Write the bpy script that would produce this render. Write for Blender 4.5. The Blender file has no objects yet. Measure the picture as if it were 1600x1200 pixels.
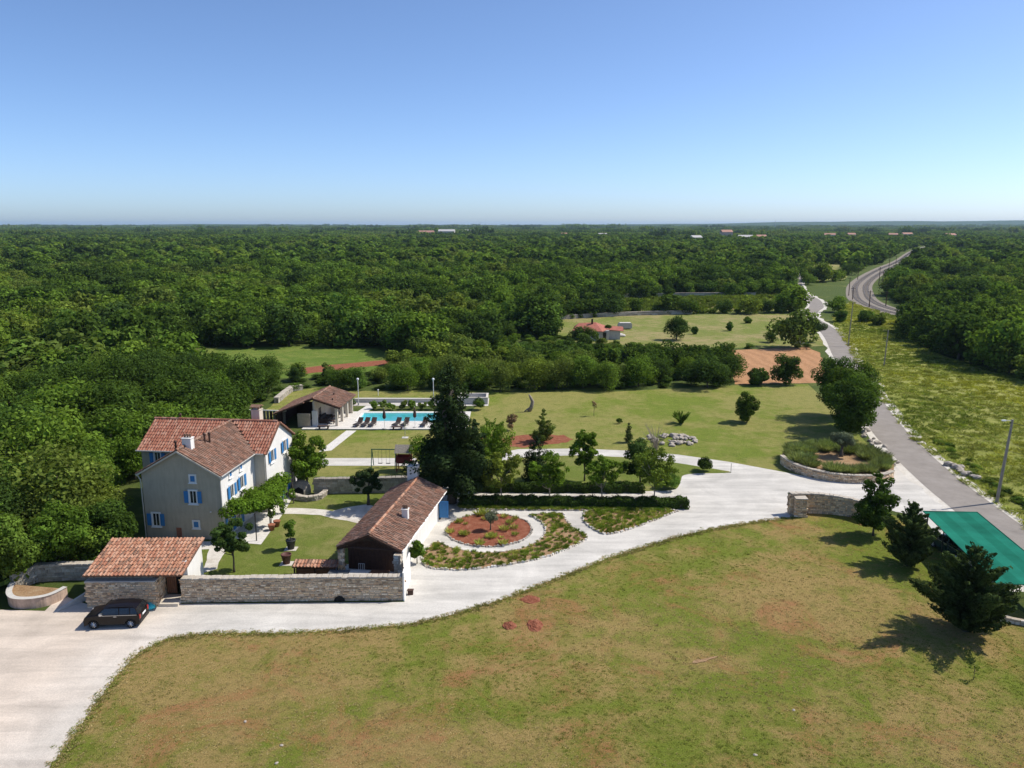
# Country estate seen from the air: grey plastered house, pool, gravel drive, wooded plain.
# Units are metres; x to the right, y away from the viewer, z up. The camera hovers 27 m above the lawn.
import bpy, bmesh, math, random
import numpy as np
from mathutils import Vector, Matrix
R = math.radians
random.seed(7); rng = np.random.default_rng(7)
scene = bpy.context.scene
COL = scene.collection

# ---------------------------------------------------------------- camera, sky, sun, exposure
cam_d = bpy.data.cameras.new('camera'); cam = bpy.data.objects.new('camera', cam_d); COL.objects.link(cam)
cam.location = (0, 0, 27.0); cam.rotation_euler = (R(90 - 11.608), 0, 0)
cam_d.sensor_width = 36.0; cam_d.lens = 36.0 * 1217.0 / 1600.0
cam_d.clip_start = 0.5; cam_d.clip_end = 40000
scene.camera = cam

SUN_EL, SUN_AZ = 50.0, 15.0          # degrees; azimuth measured from +x towards +y
world = bpy.data.worlds.new('World'); scene.world = world; world.use_nodes = True
wn = world.node_tree; wn.nodes.clear()
wo = wn.nodes.new('ShaderNodeOutputWorld'); wb = wn.nodes.new('ShaderNodeBackground')
sky = wn.nodes.new('ShaderNodeTexSky'); sky.sky_type = 'NISHITA'; sky.sun_disc = False
sky.sun_elevation = R(SUN_EL); sky.sun_rotation = R(90 - SUN_AZ)
sky.altitude = 0; sky.air_density = 0.6; sky.dust_density = 0.75; sky.ozone_density = 6.0
wb.inputs['Strength'].default_value = 0.14
wn.links.new(sky.outputs[0], wb.inputs['Color']); wn.links.new(wb.outputs[0], wo.inputs['Surface'])

sun_d = bpy.data.lights.new('sun', 'SUN'); sun_d.energy = 4.0; sun_d.angle = R(0.53); sun_d.color = (1.0, 0.94, 0.84)
sun = bpy.data.objects.new('sun', sun_d); COL.objects.link(sun)
_d = Vector((math.cos(R(SUN_EL)) * math.cos(R(SUN_AZ)), math.cos(R(SUN_EL)) * math.sin(R(SUN_AZ)), math.sin(R(SUN_EL))))
sun.rotation_euler = _d.to_track_quat('Z', 'Y').to_euler(); sun.location = (60, 30, 80)

vs = scene.view_settings
vs.view_transform = 'Standard'; vs.look = 'None'; vs.exposure = 0.4; vs.gamma = 1.0; vs.use_curve_mapping = False
scene.render.engine = 'CYCLES'
cy = scene.cycles
cy.max_bounces = 8; cy.diffuse_bounces = 4; cy.glossy_bounces = 2; cy.transmission_bounces = 3; cy.volume_bounces = 0
cy.transparent_max_bounces = 4; cy.use_denoising = True; cy.caustics_reflective = False; cy.caustics_refractive = False

# ---------------------------------------------------------------- materials
M = {}
class NT:
    def __init__(s, name):
        s.m = bpy.data.materials.new(name); s.m.use_nodes = True; s.t = s.m.node_tree; s.t.nodes.clear()
        s.out = s.n('ShaderNodeOutputMaterial'); M[name] = s.m
    def n(s, t, **kw):
        nd = s.t.nodes.new(t)
        for k, v in kw.items(): setattr(nd, k, v)
        return nd
    def l(s, a, b): s.t.links.new(a, b)
    def put(s, sock, v):
        if hasattr(v, 'is_output'): s.l(v, sock)
        else: sock.default_value = v
    def pos(s):
        return s.n('ShaderNodeNewGeometry').outputs['Position']
    def obj(s):
        return s.n('ShaderNodeTexCoord').outputs['Object']
    def island(s):
        return s.n('ShaderNodeNewGeometry').outputs['Random Per Island']
    def objrand(s):
        return s.n('ShaderNodeObjectInfo').outputs['Random']
    def noise(s, vec, scale, detail=4, rough=.6, dist=0):
        nd = s.n('ShaderNodeTexNoise'); s.l(vec, nd.inputs['Vector'])
        nd.inputs['Scale'].default_value = scale; nd.inputs['Detail'].default_value = detail
        nd.inputs['Roughness'].default_value = rough; nd.inputs['Distortion'].default_value = dist
        return nd.outputs['Fac']
    def ramp(s, fac, stops, interp='LINEAR'):
        nd = s.n('ShaderNodeValToRGB'); s.l(fac, nd.inputs[0]); r = nd.color_ramp; r.interpolation = interp
        while len(r.elements) > 1: r.elements.remove(r.elements[-1])
        for i, (p, c) in enumerate(stops):
            e = r.elements[0] if i == 0 else r.elements.new(p)
            e.position = p; e.color = (c[0], c[1], c[2], 1) if not isinstance(c, (int, float)) else (c, c, c, 1)
        return nd.outputs[0]
    def mix(s, fac, a, b, mode='MIX'):
        nd = s.n('ShaderNodeMix', data_type='RGBA', blend_type=mode)
        s.put(nd.inputs[0], fac)
        for sk, v in ((nd.inputs[6], a), (nd.inputs[7], b)):
            if isinstance(v, tuple) and len(v) == 3: v = (*v, 1)
            s.put(sk, v)
        return nd.outputs[2]
    def math(s, op, a, b=0.0):
        nd = s.n('ShaderNodeMath', operation=op); s.put(nd.inputs[0], a); s.put(nd.inputs[1], b); return nd.outputs[0]
    def scale(s, vec, xyz):
        nd = s.n('ShaderNodeMapping'); s.l(vec, nd.inputs[0]); nd.inputs['Scale'].default_value = xyz; return nd.outputs[0]
    def bump(s, h, strength=.4, dist=.05):
        nd = s.n('ShaderNodeBump'); s.l(h, nd.inputs['Height']); nd.inputs['Strength'].default_value = strength
        nd.inputs['Distance'].default_value = dist; return nd.outputs[0]
    def principled(s, col, rough=.85, normal=None, spec=.3, metal=0.0, **kw):
        p = s.n('ShaderNodeBsdfPrincipled')
        if isinstance(col, tuple): col = (*col[:3], 1)
        s.put(p.inputs['Base Color'], col); s.put(p.inputs['Roughness'], rough)
        p.inputs['Specular IOR Level'].default_value = spec; p.inputs['Metallic'].default_value = metal
        for k, v in kw.items(): p.inputs[k].default_value = v
        if normal is not None: s.l(normal, p.inputs['Normal'])
        s.l(p.outputs[0], s.out.inputs[0]); return p
    def leaf(s, col, trans=.3, rough=.6):
        d = s.n('ShaderNodeBsdfDiffuse'); t = s.n('ShaderNodeBsdfTranslucent'); 
        s.l(col, d.inputs[0]); s.l(s.mix(1.0, col, (1.0, 1.0, .55), 'MULTIPLY'), t.inputs[0])
        mx = s.n('ShaderNodeMixShader'); mx.inputs[0].default_value = trans; s.l(d.outputs[0], mx.inputs[1]); s.l(t.outputs[0], mx.inputs[2])
        s.l(mx.outputs[0], s.out.inputs[0])

def plain(name, col, rough=.7, var=.12, scale=3.0, **kw):
    """a plain coat with a little mottling"""
    a = NT(name); f = a.noise(a.obj(), scale, 5)
    lo = tuple(c * (1 - var) for c in col); hi = tuple(min(1, c * (1 + var)) for c in col)
    a.principled(a.ramp(f, [(.3, lo), (.7, hi)]), rough, a.bump(a.noise(a.obj(), scale * 8, 3), .15, .02), **kw)
def leafmat(name, cols, trans=.44, var=.42):
    """foliage: hue shifts from plant to plant, value from leaf clump to leaf clump"""
    a = NT(name); base = a.ramp(a.objrand(), [(i / max(1, len(cols) - 1), c) for i, c in enumerate(cols)])
    v = a.ramp(a.island(), [(0, 1 - var), (1, 1 + var)])
    base = a.mix(1.0, base, a.ramp(a.noise(a.pos(), .33, 3, .6), [(.3, .62), (.7, 1.38)]), 'MULTIPLY')
    a.leaf(a.mix(1.0, base, v, 'MULTIPLY'), trans)
def pieces(name, cols, rough=.85, grain=14.0, gamt=.25, bump=.3):
    """stones, tiles: each separate piece takes its own tone"""
    a = NT(name); n = len(cols)
    c = a.ramp(a.island(), [(i / n, k) for i, k in enumerate(cols)], 'CONSTANT')
    g = a.ramp(a.noise(a.obj(), grain, 5, .7), [(.25, 1 - gamt), (.75, 1 + gamt)])
    a.principled(a.mix(1.0, c, g, 'MULTIPLY'), rough, a.bump(a.noise(a.obj(), grain * 2, 4), bump, .02))

leafmat('leaf_dark', [(.054, .094, .017), (.076, .130, .021), (.060, .104, .027), (.094, .150, .023)])
leafmat('leaf_mid', [(.106, .184, .024), (.138, .222, .031), (.094, .168, .032), (.162, .240, .034), (.120, .202, .026)])
leafmat('leaf_olive', [(.140, .198, .030), (.165, .212, .044), (.128, .182, .038), (.185, .240, .036)])
leafmat('leaf_yellowish', [(.18, .23, .035), (.2, .24, .04)])
leafmat('leaf_bright', [(.115, .20, .020), (.135, .22, .026)])
leafmat('leaf_conifer', [(.026, .046, .017), (.034, .056, .018)], trans=.12, var=.45)
leafmat('leaf_cypress', [(.044, .066, .020), (.054, .080, .024)], trans=.15, var=.5)
leafmat('leaf_hedge', [(.045, .078, .016), (.052, .086, .018)], trans=.2, var=.45)
leafmat('leaf_lavender', [(.22, .27, .09), (.26, .30, .105), (.19, .25, .08)], trans=.25)
leafmat('leaf_grey', [(.13, .16, .09), (.15, .17, .10)], trans=.2)
leafmat('leaf_yellow', [(.38, .38, .06), (.32, .34, .05)], trans=.3)
leafmat('leaf_dry', [(.26, .17, .09), (.30, .21, .11)], trans=.2)
leafmat('grass_green', [(.185, .22, .042), (.22, .245, .05)], trans=.25, var=.4)
leafmat('grass_dry', [(.44, .345, .16), (.39, .31, .14)], trans=.2, var=.35)
leafmat('grass_weed', [(.29, .335, .06), (.36, .37, .085), (.24, .30, .055)], trans=.25, var=.4)
a = NT('bark'); a.principled(a.ramp(a.noise(a.scale(a.obj(), (6, 6, 1)), 3, 5), [(.3, (.06, .05, .04)), (.7, (.16, .13, .10))]), .9, a.bump(a.noise(a.scale(a.obj(), (6, 6, 1)), 6), .6))
a = NT('bark_pale'); a.principled(a.ramp(a.noise(a.scale(a.obj(), (6, 6, 1)), 3, 5), [(.3, (.18, .15, .12)), (.7, (.34, .29, .23))]), .9)

# --- ground coats
def grass_coat(name, green, dry, soil, s=1.0, dry_at=.5, soil_at=.64, drift=0.0):
    a = NT(name); p = a.pos()
    big = a.noise(p, .06 * s, 4, .6, .7); mid = a.noise(p, .42 * s, 6, .7, .5); fine = a.noise(p, 10.0, 6, .85)
    vfine = a.noise(p, 27.0, 3, .75)
    g = a.ramp(fine, [(.30, tuple(c * .45 for c in green)), (.46, tuple(c * .9 for c in green)), (.7, tuple(c * 1.45 for c in green))])
    d = a.ramp(fine, [(.30, tuple(c * .42 for c in dry)), (.46, tuple(c * .92 for c in dry)), (.7, tuple(c * 1.4 for c in dry))])
    k = a.math('ADD', a.math('MULTIPLY', big, .55), a.math('MULTIPLY', mid, .45))
    k = a.math('ADD', a.math('MULTIPLY', k, .8), a.math('MULTIPLY', vfine, .2))
    if drift:
        sp_ = a.n('ShaderNodeSeparateXYZ'); a.l(p, sp_.inputs[0]); k = a.math('ADD', k, a.math('MULTIPLY', sp_.outputs[0], drift))
    f1 = a.ramp(k, [(dry_at - .045, 0), (dry_at + .045, 1)])
    c = a.mix(f1, g, d)
    s1 = a.noise(p, .16 * s, 6, .72, .8)
    s2 = a.math('ADD', a.math('MULTIPLY', s1, .62), a.math('MULTIPLY', fine, .38))
    c = a.mix(a.ramp(s2, [(soil_at - .015, 0), (soil_at + .05, .7)]), c, soil)
    c = a.mix(a.ramp(a.noise(p, .8, 5, .75, .6), [(.36, .40), (.5, 0)]), c, tuple(x * .65 for x in green))
    a.principled(c, .95, a.bump(a.math('ADD', fine, a.math('MULTIPLY', vfine, .5)), .9, .12), spec=.1)
grass_coat('coat_lawn_front', (.160, .195, .026), (.325, .235, .086), (.35, .150, .072), dry_at=.492, soil_at=.540, drift=-.0011)
grass_coat('coat_lawn_garden', (.150, .190, .035), (.25, .24, .08), (.22, .15, .07), s=1.5, dry_at=.53, soil_at=.74)
grass_coat('coat_lawn_rear', (.160, .205, .030), (.265, .248, .075), (.30, .20, .10), s=1.1, dry_at=.485, soil_at=.70)
grass_coat('coat_meadow', (.235, .255, .055), (.33, .33, .10), (.38, .37, .08), s=1.3, dry_at=.52, soil_at=.62)
grass_coat('coat_field', (.175, .205, .045), (.31, .26, .115), (.30, .20, .11), s=.8, dry_at=.505, soil_at=.72)
grass_coat('coat_clearing', (.115, .175, .028), (.19, .22, .05), (.30, .26, .09), s=1.0, dry_at=.52, soil_at=.70)
grass_coat('coat_scrub', (.075, .105, .024), (.17, .18, .05), (.14, .11, .05), s=.6, dry_at=.58, soil_at=.72)
a = NT('coat_gravel'); p = a.pos(); sx = a.n('ShaderNodeSeparateXYZ'); a.l(p, sx.inputs[0])
warm = a.n('ShaderNodeMapRange'); a.l(a.math('ADD', sx.outputs[0], a.math('MULTIPLY', a.noise(p, .25, 3), 6)), warm.inputs[0])
warm.inputs[1].default_value = -26; warm.inputs[2].default_value = -17
base = a.mix(warm.outputs[0], (.62, .53, .44), (.60, .57, .515))
sp = a.ramp(a.noise(p, 9, 6, .8), [(.3, .80), (.7, 1.12)]); wide = a.ramp(a.noise(p, .22, 5, .65, .8), [(.3, .80), (.7, 1.10)])
trk = a.ramp(a.noise(a.scale(p, (.12, .9, 1)), .9, 4, .6, .5), [(.35, .84), (.6, 1.05)])
c = a.mix(1, a.mix(1, a.mix(1, base, sp, 'MULTIPLY'), wide, 'MULTIPLY'), trk, 'MULTIPLY')
a.principled(c, .95, a.bump(a.noise(p, 14, 5, .8), .5, .04), spec=.1)
a = NT('coat_asphalt'); p = a.pos()
c = a.ramp(a.noise(p, .5, 6, .7), [(.3, (.22, .195, .17)), (.7, (.30, .27, .24))])
a.principled(a.mix(1, c, a.ramp(a.noise(p, 20, 4, .8), [(.3, .85), (.7, 1.1)]), 'MULTIPLY'), .9, spec=.15)
a = NT('coat_limestone'); p = a.pos()
c = a.ramp(a.noise(p, .8, 6, .75), [(.25, (.42, .37, .30)), (.5, (.60, .56, .49)), (.75, (.70, .67, .62))])
a.principled(a.mix(1, c, a.ramp(a.noise(p, 12, 4, .8), [(.3, .8), (.7, 1.1)]), 'MULTIPLY'), .95, a.bump(a.noise(p, 8, 5), .6, .06), spec=.1)
a = NT('coat_paving'); p = a.pos()
br = a.n('ShaderNodeTexBrick'); a.l(p, br.inputs['Vector']); br.inputs['Scale'].default_value = 1.0
br.inputs['Color1'].default_value = (.66, .63, .57, 1); br.inputs['Color2'].default_value = (.60, .57, .52, 1); br.inputs['Mortar'].default_value = (.45, .42, .38, 1)
br.inputs['Mortar Size'].default_value = .012; br.inputs['Brick Width'].default_value = .8; br.inputs['Row Height'].default_value = .5
a.principled(a.mix(1, br.outputs[0], a.ramp(a.noise(p, 3, 5), [(.3, .88), (.7, 1.08)]), 'MULTIPLY'), .8, spec=.2)
def soil_coat(name, c0, c1, c2, rows=None):
    a = NT(name); p = a.pos(); f = a.noise(p, 2.2, 8, .8)
    c = a.ramp(f, [(.3, c0), (.5, c1), (.72, c2)])
    if rows:
        w = a.n('ShaderNodeTexWave'); a.l(p, w.inputs[0]); w.inputs['Scale'].default_value = rows; w.inputs['Distortion'].default_value = 6; w.inputs['Detail'].default_value = 4
        c = a.mix(1, c, a.ramp(w.outputs['Fac'], [(0, .9), (1, 1.06)]), 'MULTIPLY')
    a.principled(c, .95, a.bump(a.noise(p, 5, 6, .8), .9, .15), spec=.05)
soil_coat('coat_red_soil', (.15, .05, .03), (.27, .095, .055), (.36, .19, .12))
soil_coat('coat_bed_soil', (.22, .13, .07), (.36, .23, .125), (.45, .34, .21))
soil_coat('coat_ploughed', (.31, .15, .07), (.43, .235, .12), (.52, .34, .20), rows=.11)
soil_coat('coat_ballast', (.18, .155, .13), (.25, .22, .185), (.32, .285, .24))
# --- building coats
def plaster(name, col, streak=.10):
    a = NT(name); p = a.obj(); c = a.ramp(a.noise(p, .9, 6, .7), [(.3, tuple(x * (1 - streak) for x in col)), (.7, tuple(x * (1 + streak * .6) for x in col))])
    s = a.ramp(a.noise(a.scale(p, (3, 3, .35)), 1.3, 5, .7), [(.35, 1 - streak), (.6, 1.03)])
    a.principled(a.mix(1, c, s, 'MULTIPLY'), .92, a.bump(a.noise(p, 22, 4), .25, .01), spec=.15)
plaster('plaster_grey', (.46, .395, .295)); plaster('plaster_white', (.76, .735, .69), .07); plaster('plaster_cream', (.62, .55, .45))
plaster('plaster_stain', (.52, .38, .29), .3)
pieces('tile_new', [(.29, .115, .072), (.335, .145, .095), (.25, .096, .062), (.36, .18, .122), (.31, .128, .08), (.375, .205, .145)], grain=6)
pieces('tile_old', [(.21, .118, .080), (.265, .155, .108), (.165, .098, .070), (.31, .19, .138), (.235, .122, .080), (.19, .13, .098), (.285, .15, .10)], grain=5, gamt=.35)
pieces('tile_garage', [(.35, .165, .098), (.40, .21, .132), (.30, .13, .078), (.44, .255, .17), (.20, .118, .08), (.37, .178, .105), (.42, .235, .155)], grain=5, gamt=.35)
pieces('stone_wall', [(.72, .54, .35), (.78, .60, .40), (.58, .42, .26), (.82, .69, .50), (.70, .46, .26), (.64, .50, .34), (.78, .58, .34), (.42, .29, .18), (.30, .21, .13)], grain=7, gamt=.4)
pieces('stone_pale', [(.52, .47, .40), (.60, .56, .49), (.45, .40, .33), (.64, .61, .55), (.54, .47, .38)], grain=6, gamt=.3)
pieces('stone_rough', [(.34, .31, .26), (.43, .395, .34), (.28, .25, .21), (.48, .44, .38), (.37, .325, .27)], grain=4, gamt=.4)
pieces('ballast_sleeper', [(.20, .17, .14), (.225, .19, .16), (.18, .15, .125)])
plain('mortar', (.40, .33, .25)); plain('timber_dark', (.060, .030, .020), .6, .3, 6); plain('timber_door', (.16, .075, .04), .6, .25, 6)
plain('timber_grey', (.27, .24, .20), .8, .25, 5); plain('timber_pole', (.30, .265, .22), .85, .2, 4); plain('roof_deck', (.16, .085, .055), .9)
plain('blue_paint', (.045, .20, .44), .55, .1); plain('white_trim', (.78, .76, .72), .7, .06); plain('gutter', (.50, .47, .42), .45, .08, metal=.3)
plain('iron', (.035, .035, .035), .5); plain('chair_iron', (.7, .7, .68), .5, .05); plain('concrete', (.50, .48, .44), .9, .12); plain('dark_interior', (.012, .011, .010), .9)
plain('terracotta', (.30, .115, .065), .75, .15, 5); plain('pot_brown', (.10, .042, .032), .6, .15, 5); plain('net_green', (.010, .130, .085), .9, .2, .6, spec=.05); plain('net_green_worn', (.014, .158, .106), .9, .2, .6, spec=.05)
plain('swing_green', (.02, .10, .055), .5); plain('play_red', (.22, .03, .035), .6); plain('turquoise', (.05, .50, .56), .5, .1)
plain('parasol_cloth', (.075, .045, .04), .85); plain('lounger_frame', (.07, .045, .035), .7); plain('cushion', (.045, .04, .04), .85); plain('table_slate', (.10, .105, .11), .45)
plain('steel', (.55, .56, .57), .35, .05, metal=.8); plain('render_pink', (.58, .42, .36), .9); plain('sheet_roof_red', (.36, .125, .085), .8, .2, 1.0); plain('far_white', (.52, .49, .45), .9); plain('far_roof', (.42, .23, .17), .9)
plain('far_grey', (.48, .46, .44), .9)
plain('tyre', (.012, .012, .012), .85); plain('rim_alloy', (.62, .63, .64), .3, .03, metal=.9); plain('plastic_black', (.016, .016, .017), .5); plain('plate_white', (.8, .8, .8), .5, .02); plain('lamp_red', (.35, .02, .015), .3)
plain('rail_steel', (.16, .13, .115), .4, .2, metal=.6)
a = NT('car_brown'); a.principled((.007, .0045, .004), .4, spec=.2, **{'Coat Weight': .3, 'Coat Roughness': .08})
a = NT('car_teal'); a.principled((.010, .045, .055), .25, spec=.6, **{'Coat Weight': 1.0, 'Coat Roughness': .05})
a = NT('car_glass'); a.principled((.012, .014, .016), .06, spec=.8)
a = NT('pane_glass'); a.principled(a.ramp(a.noise(a.obj(), 1.4, 3), [(.3, (.012, .013, .015)), (.7, (.05, .05, .052))]), .08, spec=.7)
a = NT('headlight'); a.principled((.75, .77, .8), .12, spec=.8)
a = NT('globe'); a.principled((.85, .85, .83), .25, spec=.5)
a = NT('pool_tile'); a.principled(a.ramp(a.noise(a.obj(), 1.2, 4), [(.3, (.36, .86, .92)), (.7, (.44, .90, .94))]), .4)
a = NT('pool_water'); g = a.n('ShaderNodeBsdfGlass'); g.inputs['IOR'].default_value = 1.33; g.inputs['Roughness'].default_value = .0; g.inputs['Color'].default_value = (.86, .97, 1, 1)
tr = a.n('ShaderNodeBsdfTransparent'); tr.inputs[0].default_value = (.92, .995, 1, 1); gl_ = a.n('ShaderNodeBsdfGlossy'); gl_.inputs['Roughness'].default_value = .03; a.t.nodes.remove(g); fr = a.n('ShaderNodeFresnel'); fr.inputs[0].default_value = 1.33; mx = a.n('ShaderNodeMixShader'); a.l(fr.outputs[0], mx.inputs[0])
a.l(tr.outputs[0], mx.inputs[1]); a.l(gl_.outputs[0], mx.inputs[2]); a.l(mx.outputs[0], a.out.inputs[0])

# ---------------------------------------------------------------- object helpers
def obj(name, me, mat=None, parent=None, kind=None, loc=None, rz=None):
    o = bpy.data.objects.new(name, me); COL.objects.link(o)
    if mat is not None and me is not None and not me.materials: me.materials.append(M[mat])
    if parent is not None: o.parent = parent
    if kind: o['kind'] = kind
    if loc is not None: o.location = loc
    if rz is not None: o.rotation_euler = (0, 0, rz)
    return o
def tag(o, label=None, cat=None, group=None, kind=None):
    for k, v in (('label', label), ('category', cat), ('group', group), ('kind', kind)):
        if v: o[k] = v
    return o
def thing(name, label, cat, loc=(0, 0, 0), rz=0.0, group=None):
    return tag(obj(name, None, loc=(*loc, 0)[:3] if len(loc) == 2 else loc, rz=rz), label, cat, group)
def copy_tree(o, parent=None):
    c = o.copy(); COL.objects.link(c); c.parent = parent
    for ch in list(o.children): copy_tree(ch, c)
    return c
class MB:
    """collects simple solids and links them as ONE mesh object"""
    def __init__(s): s.v = []; s.f = []; s.mi = []; s.cur = 0
    def add(s, vs, fs):
        b = len(s.v); s.v += [tuple(v) for v in vs]; s.f += [tuple(b + i for i in f) for f in fs]; s.mi += [s.cur] * len(fs); return s
    def box(s, x0, x1, y0, y1, z0, z1, m=None):
        vs = [Vector(p) for p in ((x0, y0, z0), (x1, y0, z0), (x1, y1, z0), (x0, y1, z0), (x0, y0, z1), (x1, y0, z1), (x1, y1, z1), (x0, y1, z1))]
        if m is not None: vs = [m @ v for v in vs]
        return s.add(vs, [(0, 3, 2, 1), (4, 5, 6, 7), (0, 1, 5, 4), (1, 2, 6, 5), (2, 3, 7, 6), (3, 0, 4, 7)])
    def prism(s, pts, z0, z1):
        n = len(pts); ar = sum(pts[i][0] * pts[(i + 1) % n][1] - pts[(i + 1) % n][0] * pts[i][1] for i in range(n))
        if ar < 0: pts = pts[::-1]
        return s.add([(p[0], p[1], z0) for p in pts] + [(p[0], p[1], z1) for p in pts],
                     [tuple(range(n))[::-1], tuple(range(n, 2 * n))] + [(i, (i + 1) % n, n + (i + 1) % n, n + i) for i in range(n)])
    def solid(s, pts, vec):
        """polygon pushed along vec"""
        n = len(pts); vec = Vector(vec); a = [Vector(p) for p in pts]
        return s.add(a + [p + vec for p in a], [tuple(range(n)), tuple(range(n, 2 * n))[::-1]] + [(i, n + i, n + (i + 1) % n, (i + 1) % n) for i in range(n)])
    def tube(s, pts, r, seg=6, cap=True):
        pts = [Vector(p) for p in pts]; n = len(pts); rr = r if isinstance(r, (list, tuple)) else [r] * n
        b = len(s.v); vs = []
        for i, p in enumerate(pts):
            d = (pts[min(i + 1, n - 1)] - pts[max(i - 1, 0)]).normalized()
            u = d.cross(Vector((0, 0, 1)) if abs(d.z) < .9 else Vector((1, 0, 0))).normalized(); w = d.cross(u)
            for k in range(seg):
                t = 2 * math.pi * k / seg; vs.append(p + (u * math.cos(t) + w * math.sin(t)) * rr[i])
        fs = [(i * seg + k, i * seg + (k + 1) % seg, (i + 1) * seg + (k + 1) % seg, (i + 1) * seg + k) for i in range(n - 1) for k in range(seg)]
        if cap: fs += [tuple(range(seg))[::-1], tuple(range((n - 1) * seg, n * seg))]
        return s.add(vs, fs)
    def lathe(s, prof, seg=12, c=(0, 0, 0)):
        vs = [(c[0] + r * math.cos(2 * math.pi * k / seg), c[1] + r * math.sin(2 * math.pi * k / seg), c[2] + z) for r, z in prof for k in range(seg)]
        n = len(prof)
        fs = [(i * seg + k, i * seg + (k + 1) % seg, (i + 1) * seg + (k + 1) % seg, (i + 1) * seg + k) for i in range(n - 1) for k in range(seg)]
        return s.add(vs, fs + [tuple(range(seg))[::-1], tuple(range((n - 1) * seg, n * seg))])
    def mesh(s, name, mats, smooth=False):
        me = bpy.data.meshes.new(name); me.from_pydata(s.v, [], s.f)
        mats = [mats] if isinstance(mats, str) else mats
        for m in mats: me.materials.append(M[m])
        if len(mats) > 1: me.polygons.foreach_set('material_index', s.mi)
        if smooth: me.polygons.foreach_set('use_smooth', [True] * len(me.polygons))
        me.update(); return me
    def build(s, name, mats, parent=None, smooth=False, kind=None, loc=None, rz=None):
        return obj(name, s.mesh(name, mats, smooth), None, parent, kind, loc, rz)
def inside(poly, x, y):
    """vectorised point-in-polygon"""
    x = np.asarray(x); y = np.asarray(y); r = np.zeros(x.shape, bool); n = len(poly)
    for i in range(n):
        x0, y0 = poly[i]; x1, y1 = poly[(i + 1) % n]
        if y0 == y1: continue
        c = ((y0 > y) != (y1 > y)) & (x < (x1 - x0) * (y - y0) / (y1 - y0) + x0); r ^= c
    return r
def smooth_line(pts, n=6, closed=False):
    """Catmull-Rom through the points"""
    P = [np.array(p, float) for p in pts]; N = len(P); out = []
    for i in range(N if closed else N - 1):
        a, b, c, d = (P[(i - 1) % N], P[i], P[(i + 1) % N], P[(i + 2) % N]) if closed else (P[max(i - 1, 0)], P[i], P[i + 1], P[min(i + 2, N - 1)])
        for k in range(n):
            t = k / n; out.append(tuple(.5 * (2 * b + (c - a) * t + (2 * a - 5 * b + 4 * c - d) * t * t + (3 * b - a - 3 * c + d) * t ** 3)))
    if not closed: out.append(tuple(P[-1]))
    return out
def jag(pts, step=.5, amp=.08, closed=True):
    """a worn, uneven edge"""
    out = []; n = len(pts)
    for i in range(n if closed else n - 1):
        a = np.array(pts[i]); b = np.array(pts[(i + 1) % n]); L = np.linalg.norm(b - a); k = max(1, min(200, int(L / step)))
        for j in range(k): out.append(tuple(a + (b - a) * j / k + rng.normal(0, amp, 2)))
    return out
def sheet(name, pts, z, mat, kind='structure', parent=None):
    me = bpy.data.meshes.new(name); bm = bmesh.new()
    f = bm.faces.new([bm.verts.new((p[0], p[1], z)) for p in pts]); bm.normal_update()
    if f.normal.z < 0: f.normal_flip()
    bmesh.ops.triangulate(bm, faces=[f]); bm.to_mesh(me); bm.free(); me.materials.append(M[mat])
    return obj(name, me, None, parent, kind)
def ribbon(pts, w0, w1=None):
    """outline of a strip along a line: offsets to the left and right"""
    w1 = w0 if w1 is None else w1; P = [np.array(p, float) for p in pts]; n = len(P); L = []; Rr = []
    for i in range(n):
        d = P[min(i + 1, n - 1)] - P[max(i - 1, 0)]; d /= np.linalg.norm(d); nv = np.array((-d[1], d[0]))
        L.append(tuple(P[i] + nv * w0)); Rr.append(tuple(P[i] - nv * w1))
    return L, Rr
def strip(name, L, Rr, z, mat, kind='structure', parent=None, z2=None):
    b = MB(); z2 = z if z2 is None else z2
    b.add([(p[0], p[1], z) for p in L] + [(p[0], p[1], z2) for p in Rr], [(i, len(L) + i, len(L) + i + 1, i + 1) for i in range(len(L) - 1)])
    return b.build(name, mat, parent, kind=kind)

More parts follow.
